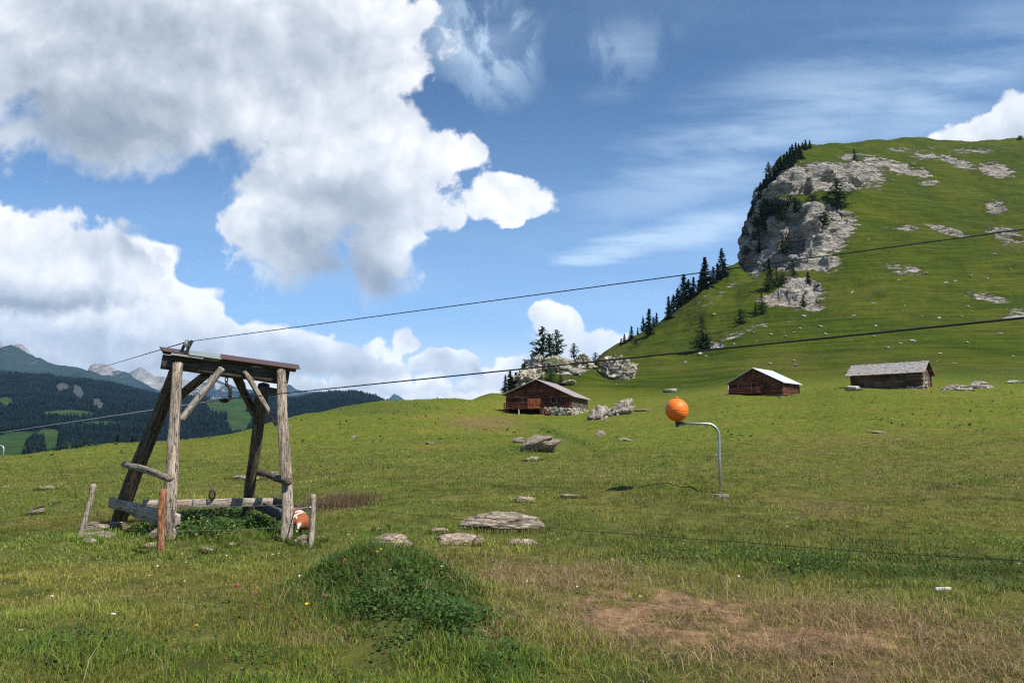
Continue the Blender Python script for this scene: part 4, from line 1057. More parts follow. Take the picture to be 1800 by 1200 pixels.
FACE = [(1318, 440), (1326, 425), (1333, 410), (1330, 395), (1340, 390), (1345, 402), (1322, 412), (1350, 378), (1366, 370), (1381, 372), (1399, 368), (1405, 362), (1429, 357), (1450, 392), (1390, 362), (1335, 440), (1312, 445), (1375, 384), (1345, 365), (1352, 300), (1376, 440)]
for i, (a, b_) in enumerate(FACE):
    tree(a, b_ + 4, b_ - rr.uniform(14, 24), rr.choice(['spruce', 'bush', 'larch']), 'dark conifer rooted in a ledge of the cliff face', 'trees growing on the cliff face', 1, 1.2, lo=250, cat='conifer')
tree(205, 783, 764, 'spruce', 'left one of two small spruces behind the meadow edge', 'spruces behind the meadow edge', 1, 1.5, Y=72)
tree(232, 781, 768, 'spruce', 'right one of two small spruces behind the meadow edge', 'spruces behind the meadow edge', 1, 1.9, Y=74)
tree(769, 706, 693, 'spruce', 'tiny spruce on the meadow skyline left of the log hut', 'spruces on the meadow skyline', 1, 1.3, Y=135)
tree(800, 706, 697, 'spruce', 'tiny squat spruce right of its taller neighbour on the meadow skyline', 'spruces on the meadow skyline', 1, 2.2, Y=135)
for (a, b_, c, wd) in [(58, 796, 768, .75), (72, 797, 772, .7), (50, 790, 774, .8), (112, 796, 770, .8), (130, 794, 764, .8), (150, 792, 762, .9), (168, 788, 766, .9), (100, 798, 782, .8), (140, 798, 776, .8)]:
    tree(a, b_, c, 'bush', 'broad dark tree of a clump on the green valley meadows', 'trees in the valley meadows', 1, wd, Y=1000, cat='tree')

# ------------------------------------------------------------------ the wooden ropeway support
def log_obj(name, a, b, r0, r1, mat, parent, seed, bend=0.0, knots=7, flat=1.0, n=16, m=30):
    """a weathered log from a to b, its grain along its own Z"""
    a = Vector(a); b = Vector(b); d = b - a; L = d.length
    r = np.random.default_rng(seed)
    z = np.linspace(0, L, m); ang = np.linspace(0, 2 * math.pi, n, endpoint=False)
    ZZ, AA = np.meshgrid(z, ang, indexing='ij')
    rad = r0 + (r1 - r0) * ZZ / L
    cx, sx = np.cos(AA), np.sin(AA)
    rad = rad * (1 + .14 * fbm(cx * 1.3 + seed, sx * 1.3, ZZ * 1.1, o=3, seed=seed) + .06 * fbm(cx * 5, sx * 5, ZZ * .6, o=2, seed=seed + 2))
    for _ in range(knots):
        kz, ka = r.uniform(.1, .95) * L, r.uniform(0, 6.28)
        da = np.angle(np.exp(1j * (AA - ka)))
        rad = rad + .028 * np.exp(-((ZZ - kz) / .05) ** 2 - (da / .4) ** 2)
    bx = bend * np.sin(ZZ / L * math.pi) + .02 * np.sin(ZZ * 2.1 + seed); by = .4 * bend * np.sin(ZZ / L * 2 * math.pi)
    X = cx * rad + bx; Y = sx * rad * flat + by
    V = np.stack([X, Y, ZZ], -1).reshape(-1, 3); nv = len(V)
    V = np.vstack([V, [[bx[0, 0], by[0, 0], -.01], [bx[-1, 0], by[-1, 0], L + .015]]])
    F4 = [[i * n + k, i * n + (k + 1) % n, (i + 1) * n + (k + 1) % n, (i + 1) * n + k] for i in range(m - 1) for k in range(n)]
    F3 = [[nv, (k + 1) % n, k] for k in range(n)] + [[nv + 1, (m - 1) * n + k, (m - 1) * n + (k + 1) % n] for k in range(n)]
    me = mesh_np(name, V, np.concatenate([np.array(F4).ravel(), np.array(F3).ravel()]), np.array([4] * len(F4) + [3] * len(F3)))
    o = link(name, me, MATS[mat], parent)
    base = parent.location if parent else Vector((0, 0, 0))
    o.location = a - base; o.rotation_euler = d.to_track_quat('Z', 'Y').to_euler()
    return o
def timber(name, a, b, w, h, mat, parent, seed=0, wob=.012):
    """a squared timber, its grain along its own X"""
    a = Vector(a); b = Vector(b); d = b - a; L = d.length; m = 24
    r = np.random.default_rng(seed); xs = np.linspace(0, L, m)
    sec = [(-.5, -.42), (-.42, -.5), (.42, -.5), (.5, -.42), (.5, .42), (.42, .5), (-.42, .5), (-.5, .42)]; n = 8
    V = []
    for x in xs:
        for (p, q) in sec:
            V.append((x, p * w + wob * vnoise(x * 2 + seed, p * 2)[()] , q * h + wob * vnoise(x * 2.5, q * 2 + seed)[()]))
    b0 = len(V); V += [(0, 0, 0), (L, 0, 0)]
    F4 = [[i * n + k, (i + 1) * n + k, (i + 1) * n + (k + 1) % n, i * n + (k + 1) % n] for i in range(m - 1) for k in range(n)]
    F3 = [[b0, k, (k + 1) % n] for k in range(n)] + [[b0 + 1, (m - 1) * n + (k + 1) % n, (m - 1) * n + k] for k in range(n)]
    me = mesh_np(name, V, np.concatenate([np.array(F4).ravel(), np.array(F3).ravel()]), np.array([4] * len(F4) + [3] * len(F3)), smooth=False)
    o = link(name, me, MATS[mat], parent); o.location = a - (parent.location if parent else Vector())
    x = d.normalized(); y = Vector((0, 0, 1)).cross(x).normalized(); z = x.cross(y)
    o.rotation_euler = Matrix((x, y, z)).transposed().to_euler()
    return o
for nm in ('grey_log', 'pale_plank'):
    pass
wood_mat('plank_x', (.17, .145, .12), (.36, .31, .26), (.52, .47, .41), axis='X', warm=(.33, .22, .15))
wood_mat('dark_plank_x', (.045, .042, .038), (.10, .095, .088), (.17, .16, .15), axis='X')

def foot(px, py, dz=-.12):
    g = G(px, py); g.z += dz; return g
LF, LB, RF, RB = foot(302, 948), foot(202, 923), foot(504, 950), foot(437, 910)
gx = Vector(((LF.x + RF.x) / 2, (LF.y + RB.y) / 2, 0)); gx.z = h1(gx.x, gx.y)
rope = empty('ropeway_support', gx, 'weathered wooden log frame with roofed top beam carrying the cables', 'ropeway support')
YL, YR = 12.45, 13.35
BL, BR = P(284, 635, YL), P(506, 664, YR + .1)
TLF, TLB, TRF, TRB = P(315, 640, YL - .12), P(313, 645, YL + .22), P(492, 652, YR - .22), P(466, 676, YR + .25)
log_obj('leg', LF, TLF, .098, .088, 'grey_log', rope, 1, bend=.05)
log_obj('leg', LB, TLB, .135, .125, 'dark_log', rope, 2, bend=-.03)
log_obj('leg', RF, TRF, .102, .086, 'grey_log', rope, 3, bend=-.045)
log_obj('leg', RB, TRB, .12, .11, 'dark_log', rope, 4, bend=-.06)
timber('beam', BL, BR, .28, .25, 'beam_wood', rope, 5)
cp = P(470, 682, YR + .28); timber('bracket', P(461, 685, YR + .25), P(480, 688, YR + .1), .18, .14, 'dark_plank_x', rope, 6)
log_obj('brace', P(318, 738, YL - .2), P(391, 647, YL + .02), .085, .075, 'pale_plank', rope, 7, flat=.8, knots=2)
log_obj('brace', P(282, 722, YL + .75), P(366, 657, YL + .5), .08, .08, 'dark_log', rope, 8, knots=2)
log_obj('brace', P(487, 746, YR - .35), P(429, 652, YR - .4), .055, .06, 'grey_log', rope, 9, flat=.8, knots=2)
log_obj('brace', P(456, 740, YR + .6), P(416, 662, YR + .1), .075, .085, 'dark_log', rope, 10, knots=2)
log_obj('cross_rail', P(221, 815, LB.y - .65), P(301, 840, LF.y - .13), .062, .055, 'grey_log', rope, 11, knots=4)
log_obj('cross_rail', P(455, 829, RB.y - .45), P(507, 846, RF.y + .33), .065, .06, 'dark_log', rope, 12, knots=3)
timber('tie_plank', P(194, 882, LB.y - .35), P(314, 914, LF.y + .05), .07, .19, 'plank_x', rope, 13)
timber('tie_plank', P(227, 893, LB.y - .05), P(311, 922, LF.y + .3), .09, .22, 'plank_x', rope, 14)
timber('sill_beam', P(252, 885, 13.1), P(480, 882, 13.75), .15, .145, 'plank_x', rope, 15)
timber('tie_plank', P(452, 884, 14.0), P(496, 906, 12.9), .08, .20, 'dark_plank_x', rope, 16)
timber('tie_plank', P(480, 882, 13.9), P(500, 886, 13.3), .10, .22, 'dark_plank_x', rope, 17)
# roof sheets on the beam
bd = (BR - BL).normalized(); bn = Vector((-bd.y, bd.x, 0)).normalized(); up = bd.cross(bn) * -1
if up.z < 0: up = -up
def sheet(name, t0, t1, mat, lift=0.0, ff=.30, drop=.13, tail0=0.0):
    mb = MB(); L = (BR - BL).length
    for side in (-1, 1):
        A = BL + bd * (t0 * L) + up * (.245 + lift); B = BL + bd * (t1 * L) + up * (.245 + lift)
        e = bn * side * ff - up * drop
        A2 = A + e + bd * tail0; B2 = B + e
        th = up * .008
        mb.add([A, B, B2, A2, A + th, B + th, B2 + th, A2 + th], [(0, 3, 2, 1), (4, 5, 6, 7), (0, 1, 5, 4), (1, 2, 6, 5), (2, 3, 7, 6), (3, 0, 4, 7)])
    o = link(name, mb.mesh(name), MATS[mat], rope); o.location = -rope.location
    return o
sheet('roof_sheet', -.035, .20, 'brown_sheet', .012, ff=.25, drop=.09, tail0=.08)
sheet('roof_sheet', .06, .30, 'grey_sheet', .0, ff=.33, drop=.135)
sheet('roof_sheet', .19, .44, 'grey_sheet', .024, ff=.30, drop=.115)
sheet('roof_sheet', .43, 1.075, 'brown_sheet', .034, ff=.30, drop=.115)
# pulley fork on the roof
mb = MB()
pa, pb = P(318, 614, YL - .05), P(327, 598, YL - .05)
for dx in (0, .10):
    mb.bar(pa + Vector((dx, 0, -.06)), pb + Vector((dx, .03, 0)), .035, .05)
o = mb.build('pulley_fork', MATS['dark_clamp'], rope); o.location = -rope.location
mb = MB(); c = P(329, 604, YL - .05); mb.tube([c + Vector((-.03, 0, 0)), c + Vector((.03, 0, 0))], [.062, .062], 14)
mb.tube([c + Vector((-.012, 0, 0)), c + Vector((.012, 0, 0))], [.075, .075], 14)
o = mb.build('pulley_wheel', MATS['galvanised'], rope, smooth=False); o.location = -rope.location
# hanging hook with rope shoe
YH = 12.95
hk = MB()
def arc(cx, cy, rx, ry, a0, a1, n=12, Y=YH): return [P(cx + rx * math.cos(math.radians(a0 + (a1 - a0) * i / n)), cy + ry * math.sin(math.radians(a0 + (a1 - a0) * i / n)), Y) for i in range(n + 1)]
hk.tube(arc(398, 667, 2.4, 3.8, 0, 360, 14), .011, 6, cap=False)
hk.tube([p_ + Vector((0, 0, 0)) for p_ in arc(398, 674, 1.6, 4.2, 0, 360, 14, YH + .01)], .012, 6, cap=False)
hk.tube([P(397, 677, YH), P(399, 676.5, YH), P(402, 678, YH), P(404.5, 682, YH), P(405, 688, YH), P(404.5, 695, YH), P(404, 699, YH)], [.028, .030, .032, .034, .034, .032, .03], 10)
o = hk.build('hook', MATS['rust_steel'], rope, smooth=True); o.location = -rope.location
sh = MB(); n = 12; sec = []
cu = (P(1800, 558, 6) - P(395, 702, 12.7)).normalized()
cen = P(395.5, 699, YH - .12)
side = Vector((-cu.y, cu.x, 0)).normalized()
rows = []
for i in range(7):
    t = i / 6 * 2 - 1
    c0 = cen + cu * (t * .13) - Vector((0, 0, .02 * (1 - t * t))); rad = .055 * (1 - .25 * t * t)
    rows.append([c0 + side * rad * math.cos(a) + Vector((0, 0, -rad * 1.15 * math.sin(a))) for a in np.linspace(0, math.pi, n)])
vs = [q for r_ in rows for q in r_]; fs = [(i * n + k, i * n + k + 1, (i + 1) * n + k + 1, (i + 1) * n + k) for i in range(6) for k in range(n - 1)]
sh.add(vs, fs)
o = sh.build('rope_shoe', MATS['rust_steel'], rope, smooth=True); o.location = -rope.location
sm = o.modifiers.new('thickness', 'SOLIDIFY'); sm.thickness = .012

def cable(name, pts, r, mat, label, cat='cable'):
    mb = MB(); mb.tube(pts, r, 6); o = mb.build(name, MATS[mat], None, smooth=True); return tag(o, label, cat)
def line(a, b, n, sag=0.0, ext=0.0):
    return [a + (b - a) * (t * (1 + ext)) - Vector((0, 0, sag * 4 * t * (1 - t))) for t in [i / n for i in range(n + 1)]]
uA = P(329, 600.5, YL - .05)
cable('cable', line(uA, P(1800, 403, 6.0), 30, .0, .35), .0062, 'dark_cable', 'upper thin dark cable running from the wooden frame up to the right')
cable('cable', line(uA, P(130, 660, 60), 24, 0, .25), .010, 'dark_cable', 'thin cable dropping from the pulley on the roof toward the forested valley at left')
lA = P(395, 701.5, 12.83)
cable('cable', line(lA, P(1800, 558.5, 4.8), 30, 0, .35), .0085, 'dark_cable', 'lower thicker dark cable passing below the orange ball height and the hut roofs')
cable('cable', line(lA, P(0, 760, 40), 24, 0, .3), .0125, 'galvanised', 'lower cable, coloured pale for sunlight, running from the hanging hook down to the left edge')  # same lower cable; its sunlit look is painted with the pale metal

# rusty wire coil on the sill
cc = P(373, 869, 13.35); mb = MB()
for k in range(7):
    R_ = .075 + .008 * random.random(); tx = random.uniform(-.5, .5); ty = random.uniform(-.5, .5)
    M_ = Matrix.Rotation(tx, 3, 'X') @ Matrix.Rotation(ty + (math.pi / 2 if k % 2 else 0.3), 3, 'Z')
    mb.tube([cc + M_ @ Vector((R_ * math.cos(a) * .8, 0, R_ * math.sin(a) * 1.15)) for a in np.linspace(0, 2 * math.pi, 15)], .007, 5, cap=False)
mb.tube([cc + Vector((0, 0, .04)), cc + Vector((-.06, .02, .16)), cc + Vector((-.12, .03, .24))], .005, 4)
mb.tube([cc + Vector((0, 0, .04)), cc + Vector((.12, .02, .12)), cc + Vector((.30, .03, .20))], .003, 4)
tag(mb.build('wire_coil', MATS['rust_steel'], None, smooth=True), 'rusty coil of wire resting on the pale sill beam', 'wire coil')

# ------------------------------------------------------------------ fence posts and wires
def fpost(bx, by, tx, ty, r, mat, label, seed):
    b0 = G(bx, by); t0 = P(tx, ty, b0.y)
    o = log_obj('fence_post', b0 - Vector((0, 0, .12)), t0, r * 1.1, r, mat, None, seed, bend=.012, knots=5, n=10, m=18)
    return tag(o, label, 'fence post'), b0, t0
_, p1b, p1t = fpost(137, 949, 164, 851, .036, 'post_wood', 'pale fence post leaning to the right at the left of the wooden frame', 31)
_, p2b, p2t = fpost(283, 974, 288, 859, .046, 'orange_post', 'fence post of orange bark in front of the left front log', 32)
_, p3b, p3t = fpost(546, 962, 551, 869, .042, 'post_wood', 'pale peeled fence post right of the calf', 33)
def lerp(a, b, t): return a + (b - a) * t
def wire(pts, label, r=.0035, mat='thin_wire', sag=.02):
    out = []
    for i in range(len(pts) - 1):
        seg = line(pts[i], pts[i + 1], 12, sag); out += seg if i == 0 else seg[1:]
    return cable('fence_wire', out, r, mat, label, 'fence wire')
wire([lerp(p1b, p1t, .85), lerp(p2b, p2t, .72), lerp(p3b, p3t, .84)], 'upper fence wire strung between the three fence posts')
wire([lerp(p1b, p1t, .45), lerp(p2b, p2t, .35), lerp(p3b, p3t, .42)], 'lower fence wire strung between the three fence posts')
wire([lerp(p3b, p3t, .84), P(900, 921, 9.2), P(1300, 952, 7.1), P(1800, 985, 5.4), P(2100, 1003, 4.6)], 'long dark fence wire crossing the meadow to the right edge', .0030, 'dark_cable', .01)
wire([P(510, 896, 12.2), P(546, 891, p3b.y - .04)], 'short strand of white fence tape between log and pale post', .011, 'white_tape', 0)
mb = MB(); g = G(1658, 1040); mb.box((g.x, g.y, g.z + .03), (.16, .03, .025), Matrix.Rotation(.1, 3, 'Z'))
tag(mb.build('plank_piece', MATS['white_tape'], bevel=.004), 'short white stick lying in the tall grass at the right', 'stick')

# ------------------------------------------------------------------ marker ball on its bent pole
def marker(bx, by, s_px, Y, label, full=True):
    g = G(bx, by); Yb = g.y; k = Yb / F
    root = empty('cable_marker', g, label, 'marker')
    mb = MB()
    top = (by - 748) * k; arm = (1266 - 1198) * k
    R_ = .30; pts = [Vector((0, 0, -.15)), Vector((0.02, 0, top * .5)), Vector((.035, 0, top - R_))]
    for i in range(1, 9):
        a = math.pi / 2 * i / 8
        pts.append(Vector((.035 - R_ + R_ * math.cos(a), 0, top - R_ + R_ * math.sin(a))))
    pts.append(Vector((-arm, 0, top + .015)))
    mb.tube(pts, .034, 12); mb.build('pole', MATS['galvanised'], root, smooth=True)
    mb = MB(); bz = (by - 724) * k; bx_ = (1196 - 1266) * k
    mb.tube([(bx_, 0, top - .07), (bx_, 0, bz - .26)], .028, 8); mb.box((bx_ + .07, 0, top + .01), (.22, .10, .09)); mb.box((bx_, 0, top - .05), (.07, .07, .06))
    mb.build('clamp', MATS['dark_clamp'], root, bevel=.01)
    V, Fc = ICO[5]; me = mesh_np('ball', V * .292, Fc.ravel(), np.full(len(Fc), 3))
    b = link('ball', me, MATS['orange_plastic'], root, (bx_, 0, bz))
    mb = MB(); mb.tube([(0, 0, .29), (0, 0, .325), (0, 0, .34)], [.045, .045, .03], 10); mb.build('ball_cap', MATS['orange_plastic'], b, smooth=True)
    mb = MB(); mb.tube([Vector((-math.cos(a) * 0 + .3035 * math.cos(a), 0.0, 0)) if False else Vector((.2935 * math.cos(a), .2935 * math.sin(a), 0)) for a in np.linspace(0, 2 * math.pi, 41)], .0045, 5, cap=False)
    sm_ = mb.build('seam', MATS['orange_plastic'], b, smooth=True); sm_.rotation_euler = (.05, .12, 0)
    mb = MB(); mb.tube([(0, 0, -.06), (0, 0, -.006), (0, 0, .004)], [.22, .21, .17], 18); mb.build('base', MATS['slate'], root)
marker(1266, 868, 19, 19, 'orange marker ball on a bent grey steel pole in the meadow')
g = P(5, 806, 50); g.z = h1(g.x, g.y)
rt = empty('bent_pole', g, 'small bent grey steel pole cut by the left edge of the picture', 'pole')
mb = MB(); kk = g.y / F
mb.tube([(0, 0, -.2), (0, 0, 16 * kk), (-.06, 0, 19 * kk), (-.2, 0, 21 * kk), (-.5, 0, 22 * kk), (-3 * .5, 0, 21.5 * kk)], .055, 8); mb.build('pole', MATS['galvanised'], rt, smooth=True)

# ------------------------------------------------------------------ huts
def hut_wood(name, dark, mid, light, vert=False):
    m, t, b, o = new_mat(name)
    oc = ocoord(t)
    st = t.mapping(oc, scale=(4, 4, .35) if vert else (.22, .22, 3.2))
    n = t.noise(st, 1.2, 5, .7, .2); n2 = t.noise(oc, .7, 4, .6)
    z = t.sep(oc)[0 if vert else 2]
    c = t.ramp(n, [(.3, dark), (.5, mid), (.72, light)])
    c = t.mix(t.smooth(n2, .4, .65, 0, .7), c, dark)
    t.put(b.inputs['Base Color'], c); b.inputs['Roughness'].default_value = .85
    bump(t, b, n, .5, .03)
hut_wood('red_logs', (.028, .010, .007), (.11, .036, .020), (.36, .17, .10))
hut_wood('red_boards', (.05, .015, .009), (.17, .048, .025), (.32, .12, .065), True)
hut_wood('bright_boards', (.22, .05, .025), (.42, .12, .06), (.62, .28, .17), True)
hut_wood('grey_boards', (.05, .04, .032), (.12, .10, .08), (.20, .17, .14), True)
hut_wood('old_logs', (.026, .014, .009), (.115, .060, .036), (.38, .26, .18))
def tin(name, col, var, mt, seams=2.2):
    m, t, b, o = new_mat(name); oc = ocoord(t)
    x = t.sep(oc)[1]; w = t.math('SINE', t.math('MULTIPLY', x, 6.283 * seams))
    n = t.noise(t.mapping(oc, scale=(.4, 3, .4)), 1.0, 5, .6)
    c = t.mix(n, tuple(q * (1 - var) for q in col), tuple(min(1, q * (1 + var)) for q in col))
    t.put(b.inputs['Base Color'], c); b.inputs['Roughness'].default_value = .5; b.inputs['Metallic'].default_value = mt
    bump(t, b, w, .35, .05)
tin('pinkish_tin', (.33, .27, .265), .28, .15); tin('silver_tin', (.56, .57, .60), .14, .2)
plain('shingle', (.30, .275, .26), .9, 0, .45, 1.5)
plain('foundation', (.38, .34, .29), .95, 0, .5, 2.5)

def log_wall(W, L, eL, eR, xr, hr, z0=0.0, course=.26):
    """four walls of stacked logs: gable fronts at y=0 and y=L; ridge at x=xr"""
    mb = MB(); nz = int(hr / course) + 1
    for i in range(nz):
        z = z0 + i * course; zc = z + course * .5
        def span(zt):
            x0 = 0 if zt <= eL else (zt - eL) / (hr - eL) * xr
            x1 = W if zt <= eR else W - (zt - eR) / (hr - eR) * (W - xr)
            return x0, x1
        x0, x1 = span(zc + course * .4)
        if x1 - x0 < .3: break
        off = .02 * (i % 2)
        for y in (0, L):
            mb.box(((x0 + x1) / 2, y, zc), (x1 - x0 + (.5 if zc < min(eL, eR) else 0), .17 + off, course * .93))
        if zc < eL: mb.box((0, L / 2, zc), (.17 + off, L + .5, course * .90))
        if zc < eR: mb.box((W, L / 2, zc), (.17 + off, L + .5, course * .90))
    mb.prism([(.05, .06, z0), (W - .05, .06, z0), (W - .05, .06, eR), (xr, .06, hr - .1), (.05, .06, eL)], (0, -.03, 0))
    mb.prism([(.05, L - .06, z0), (W - .05, L - .06, z0), (W - .05, L - .06, eR), (xr, L - .06, hr - .1), (.05, L - .06, eL)], (0, .03, 0))
    return mb
def roof(W, L, eL, eR, xr, hr, ov, oy, th=.10):
    mb = MB(); hr2 = hr + .12
    sl = (hr - eL) / xr; sr = (hr - eR) / (W - xr)
    a = (-ov, eL - sl * ov + .12); c = (W + ov, eR - sr * ov + .12)
    for (p, q) in ((a, (xr, hr2)), ((xr + .002, hr2), c)):
        mb.prism([(p[0], -oy, p[1]), (q[0], -oy, q[1]), (q[0], -oy, q[1] + th), (p[0], -oy, p[1] + th)], (0, L + 2 * oy, 0))
    return mb
def fits(corner_px, corner_py, Y): 
    g = P(corner_px, corner_py, Y); g.z = h1(g.x, g.y); return g

# hut with gallery
W, L = 10.3, 9.0
az = math.atan2(.364, .931)
cr_ = P(1003, 724, 104); ang = -az
ux = Vector((math.cos(ang), math.sin(ang), 0))
org = cr_ - ux * W; zs = 1.6 + (770 - 724) / F * 105 * .985
org.z = P(1003, 722, 104).z
hut = empty('log_hut', org, 'dark red log hut with a wooden gallery, stairs and pinkish tin roof', 'hut', rz=ang)
eL, eR, xr, hr = 2.75, 2.3, 5.0, 4.75
b = log_wall(W, L, eL, eR, xr, hr, .55); b.build('wall', MATS['red_logs'], hut)
roof(W, L, eL, eR, xr, hr, .75, .8).build('roof', MATS['pinkish_tin'], hut)
mb = MB(); r_ = random.Random(2)
for k in range(150):
    x = r_.uniform(5.6, 10.2); z = r_.uniform(-.5, .5); s_ = r_.uniform(.16, .4)
    mb.box((x, -.05 - r_.random() * .35, z), (s_ * 1.3, s_, s_ * .7), Matrix.Rotation(r_.uniform(-.5, .5), 3, 'Y') @ Matrix.Rotation(r_.uniform(-.5, .5), 3, 'Z'))
for k in range(60):
    mb.box((10.25 + r_.random() * .2, r_.uniform(0, 9), r_.uniform(-.5, .45)), (.4, .5, .3), Matrix.Rotation(r_.uniform(-.5, .5), 3, 'X'))
mb.box((W / 2 + 2.6, L / 2, 0), (W / 2 - .3, L - .1, 1.1)); mb.build('stone_foundation', MATS['foundation'], hut)
mb = MB(); mb.box((2.5, .9, -.1), (4.9, 1.2, 1.3)); mb.build('undercroft', MATS['shed_black'], hut)
mb = MB(); mb.box((2.95, -.75, .42), (6.1, 1.5, .12))
for x in (.1, 1.5, 3.0, 4.5, 5.9): mb.box((x, -.75, .30), (.14, 1.5, .12))
mb.build('gallery_floor', MATS['red_boards'], hut)
mb = MB()
for (z, h) in ((.72, .16), (1.02, .16), (1.30, .14)): mb.box((1.95, -1.48, z), (4.0, .06, h))
for x in (0, 1.0, 2.0, 3.0, 4.0): mb.box((x, -1.42, .95), (.1, .08, 1.0))
mb.build('railing', MATS['red_logs'], hut)
mb = MB()
for k in range(15): mb.box((4.0 + k * .135, -1.48, 1.38), (.085, .04, .95 if k % 3 else 1.1))
mb.box((4.95, -1.46, 1.85), (2.1, .08, .09)); mb.box((4.95, -1.46, .95), (2.1, .08, .10)); mb.box((4.95, -1.46, .62), (2.1, .05, .3))
mb.build('slatted_railing', MATS['bright_boards'], hut)
for x in (0.05, 2.45, 5.95):
    mb = MB(); mb.box((x, -1.4, -.25), (.16, .16, 1.3)); mb.build('post', MATS['white_post' if x == 2.45 else 'red_boards'], hut)
mb = MB()
for k in range(6): mb.box((6.15 + k * .24, -1.1, .32 - k * .17), (.32, .9, .06))
for y in (-1.55, -.65): mb.bar((6.0, y, .45), (7.5, y, -.6), .08, .22)
mb.bar((6.0, -1.55, 1.3), (7.4, -1.55, .3), .07, .07); mb.box((7.4, -1.55, -.1), (.09, .09, .9)); mb.build('stairs', MATS['red_boards'], hut)
def opening(parent, x, y, z, w, h, kind='window', fm='red_boards', side=False):
    R = Matrix.Rotation(math.pi / 2 if side else 0, 3, 'Z')
    mb = MB(); fr = .09
    for (dx, dz, a, c) in ((-w / 2, 0, fr, h + fr), (w / 2, 0, fr, h + fr), (0, h / 2, w - fr - .002, fr), (0, -h / 2, w - fr - .002, fr)):
        mb.box(Vector((x, y, z)) + R @ Vector((dx, -.04, dz)), (a, .1, c), R)
    o = mb.build(kind, MATS[fm], parent)
    mb = MB(); mb.box(Vector((x, y, z)) + R @ Vector((0, .0, 0)), (w - fr, .06, h - fr), R); mb.build('panel', MATS['shed_black'], o)
    return o
opening(hut, 3.0, -.1, 1.75, .7, .6); opening(hut, 6.6, -.1, 1.75, .55, .5); opening(hut, 7.6, -.1, 1.7, .6, .9, 'window', 'grey_boards'); opening(hut, 8.5, -.1, 1.7, .5, .9, 'window', 'grey_boards')
opening(hut, 5.0, -.1, 1.45, .85, 1.8, 'door', 'bright_boards')
mb = MB(); mb.box((5.0, -.2, 3.2), (.22, .14, 2.6)); mb.build('gable_post', MATS['red_boards'], hut)
mb = MB()
for k in range(34): mb.box((W + .16, .15 + k * .26, 1.4), (.05, .22, 1.7 + .06 * (k % 3)))
mb.build('side_boarding', MATS['grey_boards'], hut)

# small hut with bright tin roof
ang2 = -math.atan2(.72, .69); W, L = 9.0, 6.0
c2 = P(1375, 694, 109.5); ux = Vector((math.cos(ang2), math.sin(ang2), 0)); org = c2 - ux * W; org.z = P(1375, 694, 110).z
hut2 = empty('small_hut', org, 'small dark red hut with a bright silver tin roof in the hollow', 'hut', rz=ang2)
eL, eR, xr, hr = 2.35, 2.05, 4.4, 4.45
log_wall(W, L, eL, eR, xr, hr, 0.0).build('wall', MATS['red_logs'], hut2)
roof(W, L, eL, eR, xr, hr, .55, .55).build('roof', MATS['silver_tin'], hut2)
mb = MB()
for k in range(32):
    x = .5 + k * .25; top = min(eL + (x / xr) * (hr - eL), eR + (W - x) / (W - xr) * (hr - eR)) - .15
    if top > 2.3: mb.box((x, -.14, (2.25 + top) / 2), (.2, .05, top - 2.25))
mb.build('gable_boarding', MATS['red_boards'], hut2)
mb = MB()
for z in (.75, 1.05, 1.35): mb.box((2.9, -.9, z), (5.4, .06, .12))
mb.box((2.9, -.5, .5), (5.6, .9, .1)); mb.build('railing', MATS['bright_boards'], hut2)
mb = MB(); mb.box((.1, -.9, .2), (.16, .16, 3.4)); mb.build('post', MATS['white_post'], hut2)
mb = MB(); mb.box((2.0, -.9, 1.5), (.12, .12, .9)); mb.build('post', MATS['grey_boards'], hut2)
opening(hut2, 4.4, -.12, 1.35, .9, 1.6, 'door', 'bright_boards'); opening(hut2, 6.4, -.12, 1.4, .6, .5)
mb = MB(); mb.box((W / 2, L / 2, -.45), (W - .2, L - .2, .9)); mb.build('stone_foundation', MATS['foundation'], hut2)

# long hut with split shingle roof
gd = Vector((.66, .75, 0)).normalized(); ang3 = math.atan2(gd.y, gd.x) - math.pi / 2
c3 = P(1621, 684, 105); W, L = 9.9, 6.5
ux = Vector((math.cos(ang3), math.sin(ang3), 0)); org = c3 - ux * W; org.z = c3.z
# gable walls stand left and right: local X runs along the long wall, so the walls are turned by a quarter
hut3 = empty('shingled_hut', c3.copy(), 'old long hut with a rough grey shingle roof and open stone corner', 'hut', rz=ang3 + math.pi / 2)
# local frame here: x = away along the gable, y = to the left along the long wall
e, xr, hr = 2.75, L / 2, 4.45
log_wall(L, W, e, e, xr, hr, .35, .28).build('wall', MATS['old_logs'], hut3)
rb = roof(L, W, e, e, xr, hr, .75, .65, .06); rf = rb.build('roof', MATS['old_logs'], hut3)
mb = MB(); r_ = random.Random(9); sl = (hr - e) / xr; nrow = 15
for sgn in (0, 1):
    for i in range(nrow):
        u0 = -.8 + (xr + .8) * i / nrow
        y = -.7
        while y < W + .65:
            w_ = r_.uniform(.16, .38); x = u0 + .16 + r_.uniform(-.04, .04); z = e + sl * (u0 + .16) + .24 + r_.uniform(-.01, .05)
            xx = x if sgn == 0 else L - x; th = math.atan(sl) + r_.uniform(-.12, .05)
            mb.box((xx, y + w_ / 2, z), (.42, w_ * .93, .045), Matrix.Rotation(-th if sgn == 0 else th, 3, 'Y') @ Matrix.Rotation(r_.uniform(-.1, .1), 3, 'X'))
            y += w_
mb.build('shingles', MATS['shingle'], rf)
mb = MB(); mb.box((xr, W / 2, hr + .26), (.28, W + 1.3, .08)); mb.build('ridge_board', MATS['dark_plank_x'], rf)
mb = MB(); mb.box((L / 2, W / 2, -.1), (L - .1, W - .1, .9))
